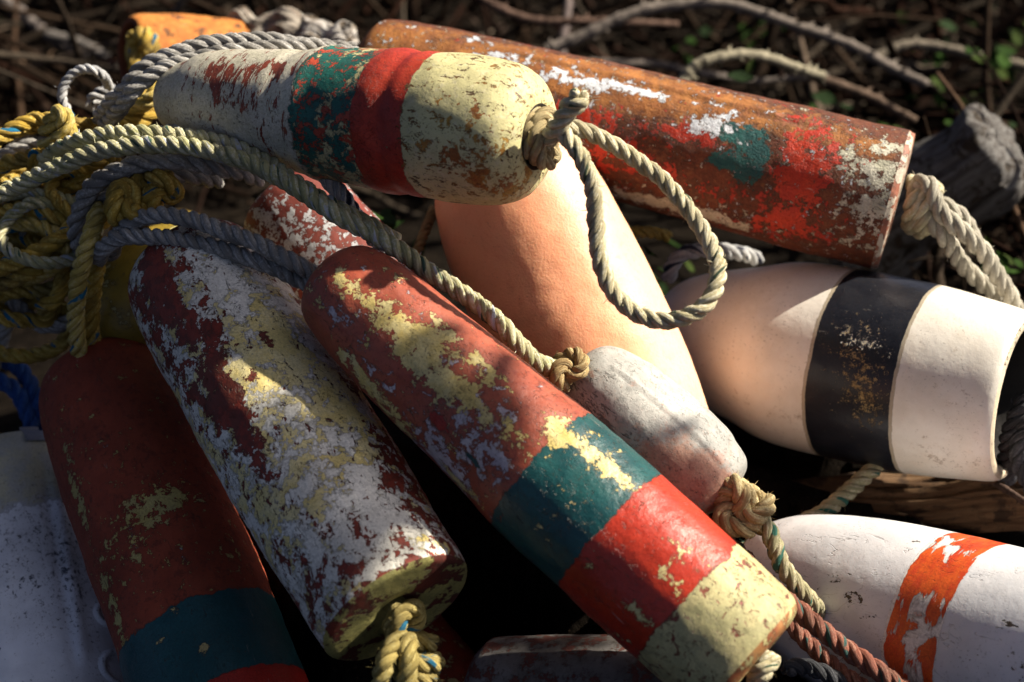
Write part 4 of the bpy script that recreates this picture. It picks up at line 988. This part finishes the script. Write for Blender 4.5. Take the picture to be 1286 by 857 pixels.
cane([(740, 76, 2.4), (820, 78, 2.45), (880, 92, 2.45), (960, 100, 2.5), (1040, 92, 2.5)], .006, (.20, .17, .15), 'thin grey bramble cane low behind the rust brown buoy', 8)
cane([(1236, 604, 1.64), (1262, 618, 1.60), (1300, 640, 1.55)], .004, (.15, .10, .08), 'thin twig on the driftwood branch at the right edge', 9)
cane([(-20, -20, 3.0), (30, 20, 3.0), (70, 50, 3.0), (110, 70, 3.0)], .013, (.20, .17, .155), 'blurred grey stick in the top left corner', 10)
cane([(60, 46, 2.9), (100, 56, 2.9), (135, 74, 2.9), (170, 92, 2.9)], .010, (.20, .18, .165), 'blurred grey stick left of the rusty orange buoy', 11)

rg = random.Random(5)
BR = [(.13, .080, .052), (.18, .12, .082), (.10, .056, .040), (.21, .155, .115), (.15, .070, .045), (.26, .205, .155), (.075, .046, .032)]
vs, fs, cols = [], [], []
def place():
    # points over the ground behind and beside the heap
    while True:
        y = rg.uniform(1.95, 5.4) if rg.random() < .88 else rg.uniform(1.3, 2.0)
        x = rg.uniform(-.55 * y, .55 * y)
        if y < 2.45 and -.95 < x < .54: continue
        return x, y
for _ in range(3000):
    x, y = place(); z = ground_z(x, y)
    L_ = rg.uniform(.08, .55) * (1 if rg.random() < .8 else 1.7)
    az = rg.uniform(0, 6.283); el = rg.gauss(.25, .45)
    d = Vector((math.cos(az) * math.cos(el), math.sin(az) * math.cos(el), math.sin(el)))
    p = Vector((x, y, z + abs(rg.gauss(0.03, .10))))
    bend = Vector((rg.uniform(-1, 1), rg.uniform(-1, 1), rg.uniform(-1.2, .4))) * L_ * .25
    pts = [p + d * L_ * t + bend * t * t + mn.noise_vector(p * 3 + Vector((t * 4, 0, 0))) * .012 for t in (0, .2, .4, .6, .8, 1)]
    if any(q.y < 2.2 and -.8 < q.x < .48 for q in pts): continue
    if y < 2.1 and not all(q.z > ground_z(q.x, q.y) - .02 for q in pts): continue
    r = rg.choice((.002, .003, .004, .0055, .0075, .010))
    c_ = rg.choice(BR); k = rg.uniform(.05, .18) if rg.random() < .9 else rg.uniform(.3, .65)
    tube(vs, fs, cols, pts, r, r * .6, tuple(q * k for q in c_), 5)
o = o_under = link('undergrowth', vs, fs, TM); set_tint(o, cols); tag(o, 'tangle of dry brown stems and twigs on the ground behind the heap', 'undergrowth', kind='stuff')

vs, fs, cols = [], [], []
def leaf(p, n, t, w_, l_, col, curl):
    s_ = n.cross(t).normalized(); base = len(vs)
    prof = [(0, .08), (.25, .8), (.5, 1), (.75, .7), (1, .04)]
    for u, k in prof:
        c0 = p + t * l_ * u - n * curl * l_ * u * u
        for q in (-1, 0, 1):
            vs.append(c0 + s_ * w_ * k * q * .5 + n * (abs(q) * w_ * .14)); cols.append(col)
    for i in range(4):
        for q in range(2):
            a_ = base + i * 3 + q; fs.append((a_, a_ + 1, a_ + 4, a_ + 3))
DRY = [(.16, .10, .06), (.11, .065, .04), (.22, .15, .10), (.075, .05, .035), (.18, .12, .09), (.28, .21, .15)]
GRN = [(.035, .085, .012), (.055, .12, .02), (.09, .14, .03), (.03, .06, .02)]
for _ in range(5200):
    x, y = place(); z = ground_z(x, y)
    p = Vector((x, y, z + abs(rg.gauss(.0, .05)) + .003))
    n = Vector((rg.gauss(0, .6), rg.gauss(0, .6), 1)).normalized()
    t = n.orthogonal(); t.rotate(Matrix.Rotation(rg.uniform(0, 6.28), 3, n)); t.normalize()
    l_ = rg.uniform(.012, .05); k = rg.uniform(.6, 1.1)
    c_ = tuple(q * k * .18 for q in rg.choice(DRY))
    leaf(p, n, t, l_ * rg.uniform(.35, .6), l_, c_, rg.uniform(-.3, .6))
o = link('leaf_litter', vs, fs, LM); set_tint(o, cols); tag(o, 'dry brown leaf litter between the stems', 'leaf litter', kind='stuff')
vs, fs, cols = [], [], []
for (cx, cy, Z, n_, spread) in ((1245, 100, 2.5, 40, 46), (1180, 120, 2.6, 14, 34), (1130, 50, 2.9, 12, 60), (1240, 40, 2.9, 18, 60), (1262, 330, 1.95, 12, 16), (1130, 180, 2.3, 14, 24), (935, 92, 2.13, 2, 6), (905, 50, 2.8, 14, 30), (960, 60, 2.9, 12, 30), (1010, 130, 2.35, 10, 30), (490, 282, 1.75, 8, 16), (40, 60, 3.2, 10, 60), (840, 325, 1.9, 6, 20)):
    for _ in range(n_):
        p = at(cx + rg.gauss(0, spread), cy + rg.gauss(0, spread * .7), Z + rg.gauss(0, .08))
        p.z = max(p.z, ground_z(p.x, p.y) + .012)
        n = Vector((rg.gauss(.3, .5), rg.gauss(-.2, .5), 1)).normalized()
        t = n.orthogonal(); t.rotate(Matrix.Rotation(rg.uniform(0, 6.28), 3, n)); t.normalize()
        l_ = rg.uniform(.018, .042); k = rg.uniform(.7, 1.2)
        leaf(p, n, t, l_ * rg.uniform(.5, .75), l_, tuple(q * k * .36 for q in rg.choice(GRN)), rg.uniform(0, .4))
o = link('bramble_leaves', vs, fs, LM); set_tint(o, cols); tag(o, 'small green bramble leaves scattered among the dry stems', 'leaves', kind='stuff')

# ================================================================== unseen leaf cover, added and shaped to shade chosen buoys
BARK = wood_mat('bark', (.06, .045, .035), (.12, .10, .08), (.03, .025, .02), 7, .4)
added_tree = bpy.data.objects.new('added_tree', None); COL.objects.link(added_tree); added_tree.location = (2.6, -.3, 0)
tag(added_tree, 'unseen leafy shade caster added at the right to shade the flaked and lower buoys', 'added_tree')
def limb(name, pts, r0, r1):
    vs, fs, cols = [], [], []
    P = [p + mn.noise_vector(p * 3) * .02 for p in (Vector(q) for q in catmull([tuple(q) for q in pts], 10))]
    tube(vs, fs, cols, P, r0, r1, (0, 0, 0), 14)
    return link(name, [v - Vector(added_tree.location) for v in vs], fs, BARK, added_tree)
limb('added_trunk', [(2.6, -.3, -.1), (2.56, -.28, .6), (2.5, -.3, 1.3), (2.42, -.24, 2.0), (2.4, -.2, 2.6), (2.45, -.2, 3.2)], .11, .06)
b = NB('added_leaf')
LEAFM = b.finish(b.mix(b.noise(b.obj, 30, 3), (.04, .09, .015), (.07, .13, .03)), .5, None, .4)
vs, fs, cols = [], [], []
rl = random.Random(12)
# (spot on the heap, depth, radius of the leaf spray, leaves)
SHADE = [(350, 470, 1.40, .042, 40), (400, 530, 1.37, .042, 42), (440, 600, 1.34, .036, 34), (330, 545, 1.38, .042, 42), (390, 620, 1.34, .042, 42), (450, 670, 1.30, .034, 26), (320, 620, 1.38, .04, 34), (400, 700, 1.30, .036, 30),
         (265, 590, 1.50, .035, 28), (290, 680, 1.46, .035, 28), (310, 760, 1.42, .035, 28), (640, 800, 1.39, .05, 40), (720, 800, 1.37, .05, 40), (500, 850, 1.27, .03, 16), (470, 540, 1.36, .03, 20), (380, 480, 1.40, .05, 60), (360, 580, 1.36, .05, 60), (430, 640, 1.33, .05, 50)]
bpy.context.view_layer.update()
DG = bpy.context.evaluated_depsgraph_get()
def shades(p):
    """does the shadow of this point fall where the photograph has shade?"""
    for q in (p, p + c_up * .012, p - c_up * .012, p + c_right * .012, p - c_right * .012):
        ok, h, _, _, ob, _ = scene.ray_cast(DG, q, -sdir)
        root_ = ob.parent if ok and ob.parent else ob
        if not ok or root_ not in SHADED: return False
    return True
SHADED = (white_buoy, dark_buoy, plastic_buoy, shade_grey, shade_red, bpy.data.objects['ground'], o_under)
tips = []
for (x, y, Z, rad, n_) in SHADE:
    cc = at(x, y, Z) + sdir * rl.uniform(1.5, 1.9)
    tips.append(cc)
    for _ in range(n_):
        p = cc + Vector((rl.gauss(0, 1), rl.gauss(0, 1), rl.gauss(0, 1))) * rad * .6
        n = (sdir + Vector((rl.gauss(0, .6), rl.gauss(0, .6), rl.gauss(0, .6)))).normalized()
        t = n.orthogonal(); t.rotate(Matrix.Rotation(rl.uniform(0, 6.28), 3, n)); t.normalize()
        l_ = rl.uniform(.026, .046)
        if not shades(p): continue
        leaf(p, n, t, l_ * .62, l_, (0, 0, 0), rl.uniform(0, .3))
cen = sum(tips, Vector()) / len(tips)
link('shade_leaves', [v - Vector(added_tree.location) for v in vs], fs, LEAFM, added_tree)
limb('branch', [(2.43, -.24, 2.0), (2.2, .5, 2.4), cen + sdir * .7 + Vector((0, -.35, 0)), cen + sdir * .3 + Vector((0, -.06, 0)), cen], .032, .010)  # carries the added shade leaves
vs, fs, cols = [], [], []
for q in tips:
    a0 = cen + sdir * rl.uniform(.05, .3)
    P = [a0.lerp(q, t) + Vector((0, 0, .03 * math.sin(t * math.pi))) for t in (0, .25, .5, .75, 1)]
    if not all(shades(w_) for w_ in P[1:]): continue
    tube(vs, fs, cols, P, .004, .002, (0, 0, 0), 5)
link('shade_twigs', [v - Vector(added_tree.location) for v in vs], fs, BARK, added_tree)
